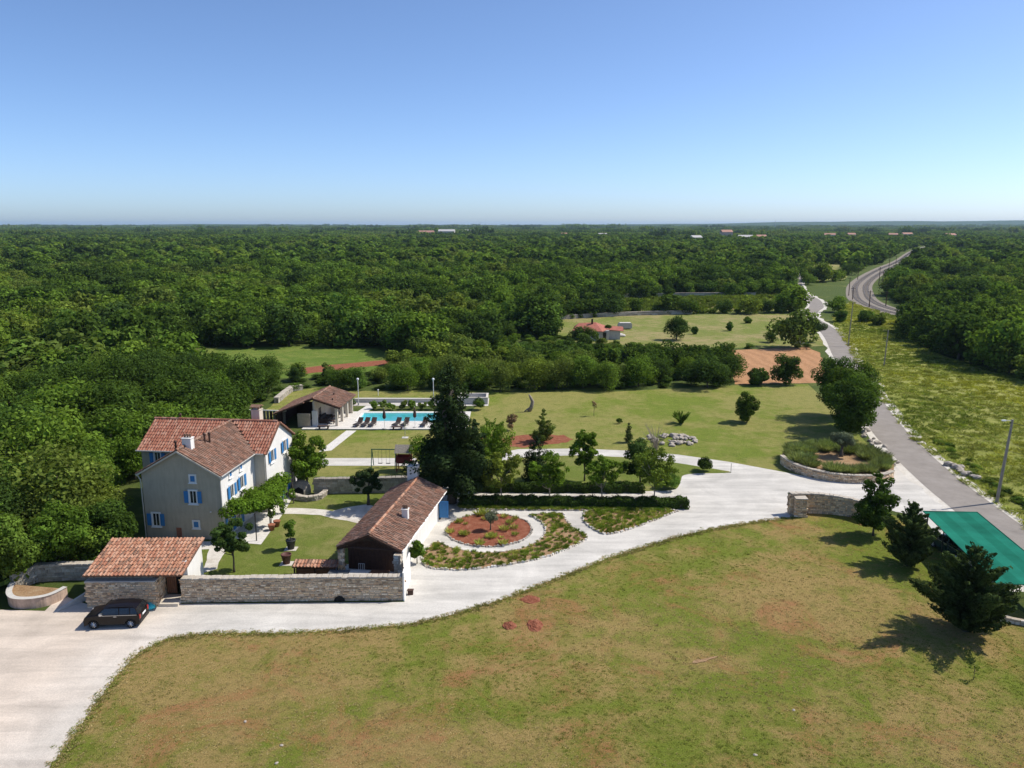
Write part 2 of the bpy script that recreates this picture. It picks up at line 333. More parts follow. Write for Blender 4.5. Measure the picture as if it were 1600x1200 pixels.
# ---------------------------------------------------------------- masonry, tiles
def wall_path(pts):
    P = [np.array(p, float) for p in pts]; S = [0.0]
    for i in range(1, len(P)): S.append(S[-1] + np.linalg.norm(P[i] - P[i - 1]))
    def at(s):
        s = min(max(s, 0), S[-1]); i = max(0, min(len(P) - 2, int(np.searchsorted(S, s) - 1)))
        d = (P[i + 1] - P[i]) / max(1e-6, S[i + 1] - S[i]); p = P[i] + d * (s - S[i]); return p, d
    return at, S[-1]
def stone_wall(parent, pts, h, th, mat='stone_wall', sw=.36, sh=.17, cope=True, h1=None, cope_mat='stone_pale', cope_w=.42, name='wall_stones'):
    """mortar core, coursed stones proud of it on both faces and the ends (one part: too many and too small to pick apart), coping stones one by one"""
    at, L = wall_path(pts); h1 = h if h1 is None else h1; H_ = lambda s: h + (h1 - h) * s / L
    core = MB(); n = max(1, int(L / .6)); vs = []
    for i in range(n + 1):
        s = L * i / n; p, d = at(s); nv = np.array((d[1], -d[0])); hh = H_(s) - .02
        for o in (th / 2 - .03, -th / 2 + .03):
            q = p + nv * o; vs += [(q[0], q[1], 0), (q[0], q[1], hh)]
    fs = []
    for i in range(n):
        a = i * 4; c = a + 4; fs += [(a, c, c + 1, a + 1), (a + 2, a + 3, c + 3, c + 2), (a + 1, c + 1, c + 3, a + 3)]
    fs += [(0, 1, 3, 2), (4 * n, 4 * n + 2, 4 * n + 3, 4 * n + 1)]
    core.add(vs, fs); core.build('wall_core', 'mortar', parent)
    st = MB()
    def stone(p, d, nv, w, z0, z1, dep):
        t = np.array((d[0], d[1])); pr = random.uniform(.0, .05); g = .012; e = random.uniform(.012, .03)
        out = []
        for z, s_ in ((z0 + g, -1), (z0 + g, 1), (z1 - g, 1), (z1 - g, -1)):
            q = p + t * (s_ * (w / 2 - g)) + nv * (-dep); out.append((q[0], q[1], z + random.uniform(-.01, .01)))
        for z, s_ in ((z0 + g, -1), (z0 + g, 1), (z1 - g, 1), (z1 - g, -1)):
            q = p + t * (s_ * (w / 2 - g - e)) + nv * (.0 + pr); zz = z + (e if z < (z0 + z1) / 2 else -e) * .7; out.append((q[0], q[1], zz))
        st.add(out, [(4, 5, 6, 7), (0, 1, 5, 4), (1, 2, 6, 5), (2, 3, 7, 6), (3, 0, 4, 7)])
    for side in (1, -1):
        z = 0.0
        while z < max(h, h1) - .05:
            ch = sh * random.uniform(.6, 1.5); s = random.uniform(-.2, 0)
            while s < L:
                w = sw * random.uniform(.4, 1.8); sc = s + w / 2
                if 0 < sc < L and z < H_(sc) - .04:
                    p, d = at(sc); nv = np.array((d[1], -d[0])) * side
                    stone(p + nv * (th / 2 - .03), d, nv, w, z, min(z + ch, H_(sc)), .04)
                s += w
            z += ch
    for s_, sg in ((0, -1), (L, 1)):
        z = 0.0; p, d = at(s_)
        while z < H_(s_) - .05:
            ch = sh * random.uniform(.8, 1.3)
            for o in (-th / 4, th / 4):
                stone(p + np.array((d[1], -d[0])) * o, np.array((d[1], -d[0])), d * sg, th / 2, z, min(z + ch, H_(s_)), .04)
            z += ch
    st.build(name, mat, parent, kind='stuff')
    if cope:
        s = 0.0
        while s < L - .05:
            w = min(cope_w * random.uniform(.75, 1.3), L - s); p, d = at(s + w / 2); b = MB(); hh = H_(s + w / 2)
            ov = th / 2 + .05; t1 = .09 * random.uniform(.8, 1.3); j = lambda: random.uniform(-.025, .025)
            lo = [(-w / 2 + .01, -ov + j(), 0), (w / 2 - .01, -ov + j(), 0), (w / 2 - .01, ov + j(), 0), (-w / 2 + .01, ov + j(), 0)]
            b.add(lo + [(x * .93, y * .93, t1 + j() * .6) for x, y, _ in lo], [(3, 2, 1, 0), (4, 5, 6, 7), (0, 1, 5, 4), (1, 2, 6, 5), (2, 3, 7, 6), (3, 0, 4, 7)])
            b.build('coping_stone', cope_mat, parent, loc=(p[0], p[1], hh), rz=math.atan2(d[1], d[0])); s += w
def roof_slope(parent, poly, mat, tw=.27, tl=.42, thick=.10, jit=.012, deck=True, name='roof_slope'):
    """one pitched plane: boarded deck (the part) and barrel tiles on it (sub-part, joined: each tile is only a few pixels)"""
    P = [Vector(p) for p in poly]; u = (P[1] - P[0]).normalized(); nn = Vector((0, 0, 0))
    for i in range(len(P)):
        a, b = P[i], P[(i + 1) % len(P)]; nn += a.cross(b)
    nn.normalize()
    if nn.z < 0: nn = -nn
    v = nn.cross(u)
    if v.z < 0: v = -v
    uv = [((p - P[0]).dot(u), (p - P[0]).dot(v)) for p in P]
    dk = MB().solid([p - nn * .02 for p in P], -nn * thick).build(name, 'roof_deck', parent)
    us = [q[0] for q in uv]; vs_ = [q[1] for q in uv]; t = MB(); nc = int((max(us) - min(us)) / tw) + 1; nr = int((max(vs_) - min(vs_)) / tl) + 1
    A = [math.pi * k / 4 for k in range(5)]
    cu = [min(us) + (c + .5) * tw for c in range(nc)]
    for c in cu:
        for r in range(nr):
            v0 = min(vs_) + r * tl
            ok = inside(uv, np.array([c, c]), np.array([v0 + .06, v0 + tl * .8]))
            if not ok.all(): continue
            for kind in (0, 1):      # pan, then cover
                cc = c + (tw / 2 if kind == 0 else 0) + random.gauss(0, jit); vv0 = v0 - .05 + random.gauss(0, jit); L = tl + .07
                wob = random.gauss(0, .02); rad = tw * .31
                ring = []
                for end, (vv, rr, lift) in enumerate(((vv0, rad * 1.08, .03), (vv0 + L, rad * .88, .0))):
                    for ang in A:
                        x = cc + math.cos(ang) * rr + wob * end
                        z = lift + (math.sin(ang) * rr * .95 if kind else rr * .45 - math.sin(ang) * rr * .45)
                        ring.append(P[0] + u * x + v * vv + nn * z)
                fs = [(k, k + 1, 6 + k, 5 + k) for k in range(4)]
                if kind: fs.append((0, 1, 2, 3, 4))
                t.add(ring, fs)
    t.build('roof_tiles', mat, dk, kind='stuff')
    return dk
def ridge_caps(parent, a, b, mat, r=.13, tl=.42):
    a = Vector(a); b = Vector(b); d = (b - a).normalized(); s = d.cross(Vector((0, 0, 1))).normalized(); up = s.cross(d); L = (b - a).length; t = MB()
    for i in range(int(L / tl)):
        p = a + d * (i * tl); q = p + d * (tl + .05); ring = []
        for pt, rr in ((p, r * random.uniform(1, 1.12)), (q, r * .92)):
            for k in range(6):
                an = math.pi * (k / 5 * 1.2 - .1); ring.append(pt + s * math.cos(an) * rr + up * (math.sin(an) * rr + .02))
        t.add(ring, [(k, k + 1, 7 + k, 6 + k) for k in range(5)] + [(0, 1, 2, 3, 4, 5)])
    return t.build('ridge_tiles', mat, parent, kind='stuff')
def window(parent, loc, rz, w, h, shutters='open', name='window', fw=.13, depth=.07):
    """origin at the middle of the sill line, x along the wall, -y outwards"""
    b = MB(); x = w / 2
    b.box(-x - fw, -x, -depth, .02, 0, h).box(x, x + fw, -depth, .02, 0, h).box(-x - fw, x + fw, -depth, .02, h, h + fw).box(-x - fw, x + fw, -depth, .02, -fw, 0)
    wd = b.build(name, 'white_trim', parent, loc=loc, rz=rz)
    MB().box(-x, x, -.012, .01, 0, h).build('pane', 'pane_glass', wd)
    MB().box(-.025, .025, -.03, -.012, 0, h).box(-x, -x + .05, -.03, -.012, 0, h).box(x - .05, x, -.03, -.012, 0, h).build('casement', 'white_trim', wd)
    MB().box(-x - fw - .05, x + fw + .05, -depth - .07, 0, -fw - .05, -fw + .0).build('sill', 'white_trim', wd)
    def leaf(x0, x1, y0, y1):
        s = MB().box(x0, x1, y0, y1, .01, h - .01); ya = min(y0, y1)
        for k in range(int(h / .14)): s.box(x0 + .05, x1 - .05, ya - .012, ya, .06 + k * .14, .06 + k * .14 + .09)
        s.build('shutter', 'blue_paint', wd)
    if shutters == 'open':
        sw = w / 2 + .06
        leaf(-x - fw - sw + .02, -x - fw + .02, -depth - .045, -depth - .005); leaf(x + fw - .02, x + fw + sw - .02, -depth - .045, -depth - .005)
    elif shutters == 'closed':
        leaf(-x + .01, x - .01, -.055, -.03)
    elif shutters == 'half':
        leaf(-x + .01, -.01, -.055, -.03); sw = w / 2 + .06; leaf(x + fw - .02, x + fw + sw - .02, -depth - .045, -depth - .005)
    return wd
def chimney(parent, loc, w, d, h, mat='plaster_white', cap='tiles', rz=0.0):
    c = MB().box(-w / 2, w / 2, -d / 2, d / 2, -.6, h).build('chimney', mat, parent, loc=loc, rz=rz)
    MB().box(-w / 2 - .05, w / 2 + .05, -d / 2 - .05, d / 2 + .05, h, h + .06).build('chimney_band', mat, c)
    if cap == 'tiles':
        for sx in (-1, 1):
            for sy in (-1, 1): MB().box(sx * w * .36 - .06, sx * w * .36 + .06, sy * d * .36 - .06, sy * d * .36 + .06, h + .06, h + .30).build('chimney_pier', 'tile_garage', c)
        MB().solid([(-w / 2 - .08, -d / 2 - .08, h + .30), (w / 2 + .08, -d / 2 - .08, h + .30), (w / 2 + .08, 0, h + .48), (-w / 2 - .08, 0, h + .48)], (0, 0, .05)).solid(
            [(-w / 2 - .08, d / 2 + .08, h + .30), (w / 2 + .08, d / 2 + .08, h + .30), (w / 2 + .08, 0.002, h + .48), (-w / 2 - .08, 0.002, h + .48)], (0, 0, .05)).build('chimney_cap', 'tile_garage', c)
    elif cap == 'pots':
        for k in (-1, 0, 1): MB().tube([(k * w * .3, 0, h + .05), (k * w * .3, 0, h + .38)], .09, 6).build('chimney_pot', 'tile_garage', c)
    return c

# ---------------------------------------------------------------- foliage
def leaf_arrays(lobes, n, L, W, align=.3, up=.25, shell=.72, r=None, jit=.33):
    """n diamond leaves spread over the outer shells of ellipsoid lobes (centre, axis unit, half length, radius)"""
    r = r or rng
    C = np.array([l[0] for l in lobes], float); D = np.array([l[1] for l in lobes], float); A = np.array([l[2] for l in lobes], float); B = np.array([l[3] for l in lobes], float)
    wgt = A * B + B * B; idx = r.choice(len(lobes), n, p=wgt / wgt.sum())
    u = r.normal(size=(n, 3)); u /= np.linalg.norm(u, axis=1)[:, None]
    rad = shell + (1.06 - shell) * r.random(n) ** .7
    d = D[idx]; along = (u * d).sum(1)[:, None]; perp = u - along * d
    c = C[idx] + rad[:, None] * (perp * B[idx][:, None] + along * d * A[idx][:, None])
    nrm = perp / B[idx][:, None] + along * d / A[idx][:, None]; nrm /= np.linalg.norm(nrm, axis=1)[:, None] + 1e-9
    nrm = nrm + r.normal(scale=jit, size=(n, 3)) + np.array((0, 0, up)); nrm /= np.linalg.norm(nrm, axis=1)[:, None]
    t = r.normal(size=(n, 3)) * (1 - align) + d * align * 2.2
    t -= (t * nrm).sum(1)[:, None] * nrm; t /= np.linalg.norm(t, axis=1)[:, None] + 1e-9
    s = np.cross(nrm, t); k = (.65 + .7 * r.random(n))[:, None]
    return c, t * L * k, s * W * k
def leaf_mesh(name, parts, mat):
    c = np.concatenate([p[0] for p in parts]); t = np.concatenate([p[1] for p in parts]); s = np.concatenate([p[2] for p in parts]); n = len(c)
    v = np.empty((n, 4, 3), np.float32); v[:, 0] = c - t * .5; v[:, 1] = c + s * .5 + t * .08; v[:, 2] = c + t * .5; v[:, 3] = c - s * .5 + t * .08
    me = bpy.data.meshes.new(name); me.vertices.add(4 * n); me.vertices.foreach_set('co', v.ravel())
    me.loops.add(4 * n); me.loops.foreach_set('vertex_index', np.arange(4 * n, dtype=np.int32))
    me.polygons.add(n); me.polygons.foreach_set('loop_start', np.arange(0, 4 * n, 4, dtype=np.int32)); me.polygons.foreach_set('loop_total', np.full(n, 4, np.int32))
    me.materials.append(M[mat]); me.update(calc_edges=True); return me
def round_lobes(r, rx, z0, z1, n=18, size=.40, flat=.85, top=1.0, spread=.72):
    """lobes spread through a lumpy crown from z0 to z1 with radius rx"""
    out = []; zc = (z0 + z1) / 2; hz = (z1 - z0) / 2
    for i in range(n):
        u = r.normal(size=3); u /= np.linalg.norm(u); q = r.random() ** .45 * spread
        x, y, z = u[0] * rx * q, u[1] * rx * q, zc + u[2] * hz * q * .95
        if top != 1.0:
            k = 1 - (1 - top) * max(0, (z - zc) / hz); x *= k; y *= k
        b = min(rx, hz) * size * (.65 + .6 * r.random())
        out.append(((x, y, z), (0, 0, 1), b * flat, b))
    return out
def cone_lobes(r, rx, z0, z1, levels=10, per=6, tilt=-.1, rough=.25, lenf=.55, fat=.34, topr=.08):
    """whorls of branches on a conical frame; tilt>0 sweeps the tips up"""
    out = []
    for i in range(levels):
        f = i / (levels - 1); z = z0 + (z1 - z0) * f; rr = rx * ((1 - f) ** .8 * (1 - topr) + topr) * (1 + r.normal() * rough * .4)
        if i < 2: rr *= .78 + .1 * i
        for k in range(max(3, int(per * (1 - .5 * f)))):
            a = 2 * math.pi * (k + r.random() * .8) / max(3, int(per * (1 - .5 * f))) + i * 1.3; ln = rr * (1 + r.normal() * rough)
            d = np.array((math.cos(a), math.sin(a), tilt + r.normal() * .12)); d /= np.linalg.norm(d)
            cc = d * ln * (1 - lenf * .5); out.append(((cc[0], cc[1], z + cc[2]), tuple(d), max(.15, ln * lenf), max(.12, ln * fat * (.8 + .4 * r.random()))))
    out.append(((0, 0, z1), (0, 0, 1), (z1 - z0) * .09, rx * .12)); return out
def trunk_mesh(name, r, h, rad, limbs=(), mat='bark', lean=.03):
    b = MB(); n = 5; pts = [(r.normal() * lean * i * h / n, r.normal() * lean * i * h / n, h * i / n - (.1 if i == 0 else 0)) for i in range(n + 1)]
    b.tube(pts, [rad * (1.25 if i == 0 else 1 - .55 * i / n) for i in range(n + 1)], 7)
    for (c, _, _, bb) in limbs:
        z = min(h * .95, max(h * .35, c[2] * .55)); p0 = Vector((0, 0, z)); p1 = Vector(c)
        b.tube([p0, p0.lerp(p1, .5) + Vector((0, 0, -.05 * p1.length)), p1], [rad * .45, rad * .3, rad * .1], 5)
    return b.mesh(name, mat, True)
HID = bpy.data.collections.new('plant_sources')     # sources for scattered masses, not linked to the scene
def scatter(name, src, P, rotz, scl, idx, label=None, cat=None, tilt=None, kind='stuff'):
    col = bpy.data.collections.new(name + '_source')
    for i, (me, mt) in enumerate(src):
        o = bpy.data.objects.new('%s_source_%03d' % (name, i), me); col.objects.link(o)
        if mt: o.material_slots[0].link = 'OBJECT'; o.material_slots[0].material = M[mt]
    n = len(P); me = bpy.data.meshes.new(name); me.vertices.add(n); me.vertices.foreach_set('co', np.asarray(P, np.float32).ravel())
    rot = np.zeros((n, 3), np.float32); rot[:, 2] = rotz
    if tilt is not None: rot[:, :2] = tilt
    me.attributes.new('rot', 'FLOAT_VECTOR', 'POINT').data.foreach_set('vector', rot.ravel())
    sc = np.asarray(scl, np.float32); sc = np.repeat(sc[:, None], 3, 1) if sc.ndim == 1 else sc
    me.attributes.new('scl', 'FLOAT_VECTOR', 'POINT').data.foreach_set('vector', sc.ravel())
    me.attributes.new('idx', 'INT', 'POINT').data.foreach_set('value', np.asarray(idx, np.int32))
    o = obj(name, me, None, kind=kind); tag(o, label, cat)
    g = bpy.data.node_groups.new(name + '_nodes', 'GeometryNodeTree')
    g.interface.new_socket('Geometry', in_out='INPUT', socket_type='NodeSocketGeometry'); g.interface.new_socket('Geometry', in_out='OUTPUT', socket_type='NodeSocketGeometry')
    gi = g.nodes.new('NodeGroupInput'); go = g.nodes.new('NodeGroupOutput'); ip = g.nodes.new('GeometryNodeInstanceOnPoints'); ci = g.nodes.new('GeometryNodeCollectionInfo')
    ci.inputs['Collection'].default_value = col; ci.inputs['Separate Children'].default_value = True; ci.inputs['Reset Children'].default_value = True
    def attr(nm, ty):
        a = g.nodes.new('GeometryNodeInputNamedAttribute'); a.data_type = ty; a.inputs['Name'].default_value = nm; return a.outputs['Attribute']
    er = g.nodes.new('FunctionNodeEulerToRotation'); g.links.new(attr('rot', 'FLOAT_VECTOR'), er.inputs[0])
    g.links.new(gi.outputs[0], ip.inputs['Points']); g.links.new(ci.outputs[0], ip.inputs['Instance']); ip.inputs['Pick Instance'].default_value = True
    g.links.new(attr('idx', 'INT'), ip.inputs['Instance Index']); g.links.new(er.outputs[0], ip.inputs['Rotation']); g.links.new(attr('scl', 'FLOAT_VECTOR'), ip.inputs['Scale'])
    g.links.new(ip.outputs[0], go.inputs[0])
    md = o.modifiers.new('scatter', 'NODES'); md.node_group = g
    return o

# ================================================================ SETTING: ground, roads, paths, fields
def ring(pts, **k): return jag(smooth_line(pts, 5, True), **k)
POOL = (-21.6, -9.4, 105.2, 110.2)         # x0, x1, y0, y1 of the basin
px0, px1, py0, py1 = POOL
xs = [-22000, px0, px1, 22000]; ys = [-300, py0, py1, 26000]; g = MB()
for i in range(3):
    for j in range(3):
        if (i, j) == (1, 1): continue
        g.add([(xs[i], ys[j], 0), (xs[i + 1], ys[j], 0), (xs[i + 1], ys[j + 1], 0), (xs[i], ys[j + 1], 0)], [(0, 1, 2, 3)])
g.build('ground', 'coat_scrub', kind='structure')

# low far hills, wooded
hb = MB(); N = 90; rows = []
def hill_z(x, t):
    a = x / 9000.0
    r_ = 62 * max(0, math.sin((a - .02) * 1.9)) ** 1.1 + 13 * math.exp(-((a + .43) / .16) ** 2) + 7 * math.exp(-((a + .12) / .12) ** 2) + 4 * math.sin(a * 17 + 1) + 2.5 * math.sin(a * 41)
    return max(0, r_ + 10) * math.sin(t * math.pi) + random.uniform(0, 3) * (t > .2)
hv = []
for j, t in enumerate((0, .25, .5, .75, 1)):
    for i in range(N): x = -9500 + 19000 * i / (N - 1); hv.append((x, 8600 + 1400 * t, hill_z(x, t) - .5))
hb.add(hv, [(j * N + i, j * N + i + 1, (j + 1) * N + i + 1, (j + 1) * N + i) for j in range(4) for i in range(N - 1)])
hb.build('hills', 'leaf_dark', kind='structure', smooth=True)

# foreground lawn
LAWN_F = [(-27.31,26.46),(27.31,26.46),(40.43,40.11),(36.46,48.38),(36.12,53.5),(35.73,57.87),(36.11,62.94),(35.89,65.8),(36.27,69.55),(33.99,71.24),(27.5,71.24),(20.3,70.89),(5.51,62.94),(-7.81,51.53),(-23.31,50.14),(-33.41,46.34),(-38.59,40.11)]
sheet('lawn', LAWN_F, .008, 'coat_lawn_front')
LAWN_E = [(-6.33,100.81),(-5.89,112.54),(-2.93,124.67),(16.83,125.16),(38.28,130.35),(50.94,131.44),(48,112.54),(44.75,95.18),(41.88,83.4),(33.61,77.98),(26.91,75.99),(13.28,76.97),(0,75.03),(-5.01,72.28),(-8.59,83.4)]
sheet('lawn.001', LAWN_E, .006, 'coat_lawn_rear')
LAWN_B = [(-36.15,106.73),(-37.03,125.16),(-32.43,128.75),(-26.93,125.66),(-3.19,126.68),(-2.9,123.2),(-5.38,115.89),(-23.78,115.04),(-28.51,112.54)]
sheet('lawn.002', jag(LAWN_B, 1.5, .25), .007, 'coat_lawn_rear')
LAWN_P = [(-27.19,88.28),(-28.16,100.48),(-20.51,100.64),(-5.56,100.64),(-5.01,83.4),(-11.25,81.81),(-20.78,80.5)]
sheet('lawn.003', LAWN_P, .009, 'coat_lawn_rear')
LAWN_G = [(-24.83,56.16),(-27.56,62.94),(-25.49,64.06),(-25.06,72.28),(-24.42,81.15),(-11.25,81.81),(-5.95,72.28),(-8.34,56.16)]
sheet('lawn.004', LAWN_G, .012, 'coat_lawn_garden')

# gravel drive with the forecourt at its left end
DRIVE_S = [(-27.31,26.46),(-22.15,26.46),(-23.35,34.74),(-23.55,36.73),(-23.74,38.47),(-23.96,40.61),(-24.07,42.69),(-24.07,45.57),(-22.97,47.3),(-20.27,48.05),(-15.1,48.05),(-10.45,48.55),(-7.06,49.25),(-4.5,50.41),(-0.94,52.69),(2.96,55.83),(7.92,60.06),(14.03,64.2),(19.23,66.85),(23.81,68.42),(26.9,69.39)]
DRIVE_N = [(27.44,71.93),(28.22,75.99),(30.47,76.38),(32.66,75.6),(35.06,73.36),(36.75,70.55),(38.69,69.55),(37.31,63.64),(36.41,59.07),(35.71,54.01),(38.35,54.01),(42.57,60.56),(44.15,68.58),(42.7,70.89),(42.74,77.17),(44.61,86.51),(47.9,98.86),(46.96,100.15),(42.06,82.72),(34.28,79.64),(29.35,83.4),(25.19,86.51),(19.88,89.45),(14.77,91.06),(7.85,92.02),(0.78,91.74),(-2.3,89.58),(-3.94,83.4),(-5.49,79.64),(-7.54,79.64),(-6.86,70.55),(-8.5,58.83),(-7.84,52.4),(-24.13,52.11),(-25.52,52.11),(-25.97,52.69),(-30.86,52.11),(-33.46,53.5),(-33.26,51.06),(-36.57,51.25),(-46.01,48.38)]
DRIVE = jag(DRIVE_S, .22, .06, closed=False) + DRIVE_N
sheet('gravel_drive', DRIVE, .020, 'coat_gravel')
# grass island between the drive and the back path
ISLAND = smooth_line([(24.26,82.6),(21.4,84.57),(18.5,86.39),(14.31,88.02),(7.61,89.05),(0.75,88.02),(-2.54,84.57),(-4.46,79.64),(-2.64,76.38),(6.58,76.19),(13.19,76.38),(17,76.97),(18.19,80.07),(19.39,82.04)], 4, True)
sheet('lawn.005', jag(ISLAND, .8, .05), .045, 'coat_lawn_garden')

# tarmac lane with broken limestone verges
ROAD = smooth_line([(43.0, 20), (43.4, 45), (43.9, 56), (44.3, 66.5), (44.9, 72), (45.8, 79), (47.9, 90.5), (50.6, 102), (55, 117), (61.5, 136), (69.2, 160), (77.3, 184.7), (82.0, 201.4), (84.63,213.98), (87.41,229.01), (93.76,244.42), (101.71,259.92), (109.79,284.67), (113.76,305.78), (123.21,336.91), (135, 372), (152, 420), (170, 480)], 5)
rl, rr_ = ribbon(ROAD, 3.15, 3.3)
jl = [tuple(np.array(p) + rng.normal(0, .22, 2)) for p in rl]; jr = [tuple(np.array(p) + rng.normal(0, .28, 2)) for p in rr_]
strip('road_verge', jl, jr, .026, 'coat_limestone')
strip('road', *ribbon(ROAD, 2.25), .034, 'coat_asphalt')

# garden paths and paving
def paving(name, pts, z=.03, mat='coat_paving'): return sheet(name, pts, z, mat)
paving('path', jag([(-22.6,71.58),(-20.49,71.58),(-17.23,70.89),(-15.72,71.93),(-14.16,72.64),(-12.01,70.55),(-14.14,67.63),(-16.11,68.58),(-18.17,69.72),(-22.15,70.05)], .6, .05), .022, 'coat_limestone')
paving('path.001', jag([(-24.43,57.17),(-23.63,57.99),(-24.48,62.94),(-26.12,63.5)], .6, .06), .022, 'coat_limestone')
paving('path.002', [(-25.29,63.5),(-21.57,62.81),(-21.76,69.55),(-22.05,74.09),(-23.44,82.72),(-24.91,83.4),(-25.55,77.98),(-25.73,70.55)], .026)
paving('path.003', [(-22.1,100.48),(-20.74,100.48),(-21.96,91.19),(-23.38,90.65)], .024)
paving('path.004', [(-22.59,88.02),(-11.3,88.02),(-10.57,85.05),(-22.61,85.05)], .028, 'coat_gravel')
paving('path.005', [(-22.8,110.54),(-21.3,110.54),(-20.45,115.46),(-22.01,115.46)], .016)
paving('path.006', jag([(-5.53,76.28),(16.56,76.09),(16.56,74.84),(-5.71,75.13)], 1.0, .05), .05, 'coat_limestone')
paving('patio', [(-17.13,56.16),(-16.68,58.83),(-8.29,58.83),(-8.24,56.16)], .024, 'coat_limestone')
paving('house_apron', jag([(-32.38,63.22),(-25.29,63.5),(-25.23,61.87),(-31.76,61.34)], .5, .05), .024, 'coat_limestone')
# pool terrace: four slabs round the basin
t = MB(); tx0, tx1, ty0, ty1 = -28.2, -6.0, 101.0, 111.0
t.box(tx0, px0 - .25, ty0, ty1, -.05, .10).box(px1 + .25, tx1, ty0, ty1, -.05, .10).box(px0 - .25, px1 + .25, ty0, py0 - .25, -.05, .10).box(px0 - .25, px1 + .25, py1 + .25, ty1, -.05, .10)
t.build('pool_terrace', 'coat_paving', kind='structure')
sheet('service_lane', [(-24.5, 114.9), (-3.6, 114.9), (-3.6, 120.2), (-24.5, 120.6)], .018, 'coat_gravel')

# fields beyond
FIELD_H = [(9.99,194.72),(12.5,222.76),(38.96,236.47),(62.56,237.33),(88.6,239.07),(84.14,219.75),(81.67,205.85),(71.38,174.69),(66.33,172.82),(46.89,170.98),(35.48,163.99),(27.56,174.69),(14.9,179.56)]
sheet('field', jag(FIELD_H, 6, .5), .010, 'coat_field')
FIELD_V = [(13.29,237.33),(16,270.63),(59.4,289.67),(107.3,300.22),(89.99,246.26),(59.49,240.82)]
sheet('field.001', jag(FIELD_V, 6, .6), .010, 'coat_field')
FIELD_R = [(44.83,167.41),(55.13,170.07),(66.15,172.35),(66.15,165.68),(57.24,140.18),(53.79,132.54),(45.76,131.44),(38.28,130.35),(40.75,143.35)]
sheet('field.002', jag(FIELD_R, 3, .35), .014, 'coat_ploughed')
FIELD_L = [(-71.99,160.69),(-66.1,169.18),(-50.51,173.75),(-29.68,170.07),(-24.75,160.69),(-22.15,140.8),(-37.59,135.96),(-48.24,137.14),(-59.07,138.34)]
sheet('field.003', jag(FIELD_L, 6, .6), .010, 'coat_clearing')
sheet('field.004', jag([(-41.04,145.32),(-37.42,149.41),(-24.44,155.99),(-23.66,150.83),(-38.71,140.18)], 3, .4), .016, 'coat_red_soil')
FIELD_S = [(205.39,546.8),(223.09,529.54),(167.31,392.66),(153.13,374.96),(145.96,383.61)]
sheet('field.005', jag(FIELD_S, 10, 1.0), .014, 'coat_field')
FIELD_T = [(168.76,693.34),(194.63,693.34),(176.61,628.63),(153.13,628.63)]
sheet('field.006', FIELD_T, .02, 'coat_meadow')
FIELD_U = [(-595.38,1048.16),(-566.78,1064.63),(-503.8,945.72),(-522.97,920.01)]
sheet('field.007', FIELD_U, .02, 'coat_meadow')
MEADOW = [(55.7,112.54),(60.94,128.23),(66.77,146.66),(72.32,163.99),(79.32,184.71),(86.09,205.85),(95.05,230.63),(121.74,279.83),(117.36,262),(114.85,232.27),(98.85,191.27),(90.49,167.41),(89.4,148.71),(91.12,135.96),(91.25,112.54),(80.67,77.98),(44.1,40.11),(43.41,48.38),(46.64,66.7),(47.31,71.58),(48.25,79.85),(51.09,94.88)]
sheet('meadow', jag(MEADOW, 3, .3), .010, 'coat_meadow')
sheet('red_soil_patch', ring([(-1.15,96.38),(2.51,98.54),(6.66,97.91),(7.5,95.77),(4.79,93.72),(0,92.86)], step=.5, amp=.2), .016, 'coat_red_soil')
sheet('red_soil_patch.001', ring([(-4.14,97.29),(-2.09,98.23),(-1.65,96.99),(-3.52,96.07)], step=.4, amp=.15), .016, 'coat_red_soil')

# railway: ballast bed, sleepers, rails
RAIL = smooth_line([(540, 1010), (460, 885), (384, 755), (290, 585), (230, 484), (189, 412), (159, 355), (139.6, 311.5), (127.5, 280), (121.5, 254), (121.5, 236), (128, 222), (140, 208), (160, 192), (200, 170)], 8)
bl, brr = ribbon(RAIL, 4.2, 6.0)
strip('railway_bed', bl, brr, .04, 'coat_ballast')
rail_th = thing('railway_track', 'curving double railway track on pale ballast beside the meadow', 'railway')
for off in (1.6, -2.6):
    c0, _ = ribbon(RAIL, off, 0); at, L = wall_path(c0); sl = MB(); s = 0.0
    while s < L:
        p, d = at(s); m = Matrix.Translation((p[0], p[1], .05)) @ Matrix.Rotation(math.atan2(d[1], d[0]), 4, 'Z'); sl.box(-.14, .14, -1.25, 1.25, -.02, .03, m); s += 1.3
    sl.build('sleepers', 'ballast_sleeper', rail_th, kind='stuff')
    for q in (.75, -.75):
        a_, _ = ribbon(c0, q, 0); MB().tube([(p[0], p[1], .12) for p in a_], .06, 4).build('rail', 'rail_steel', rail_th)

# ================================================================ BUILDINGS AND WALLS
def gable_wall(b, x0, x1, y0, y1, ze, zr, axis):
    """solid block with two gables; axis 'y': ridge runs along y, 'x': along x"""
    if axis == 'y':
        xm = (x0 + x1) / 2; b.solid([(x0, y0, 0), (x1, y0, 0), (x1, y0, ze), (xm, y0, zr), (x0, y0, ze)], (0, y1 - y0, 0))
    else:
        ym = (y0 + y1) / 2; b.solid([(x0, y1, 0), (x0, y0, 0), (x0, y0, ze), (x0, ym, zr), (x0, y1, ze)], (x1 - x0, 0, 0))
    return b

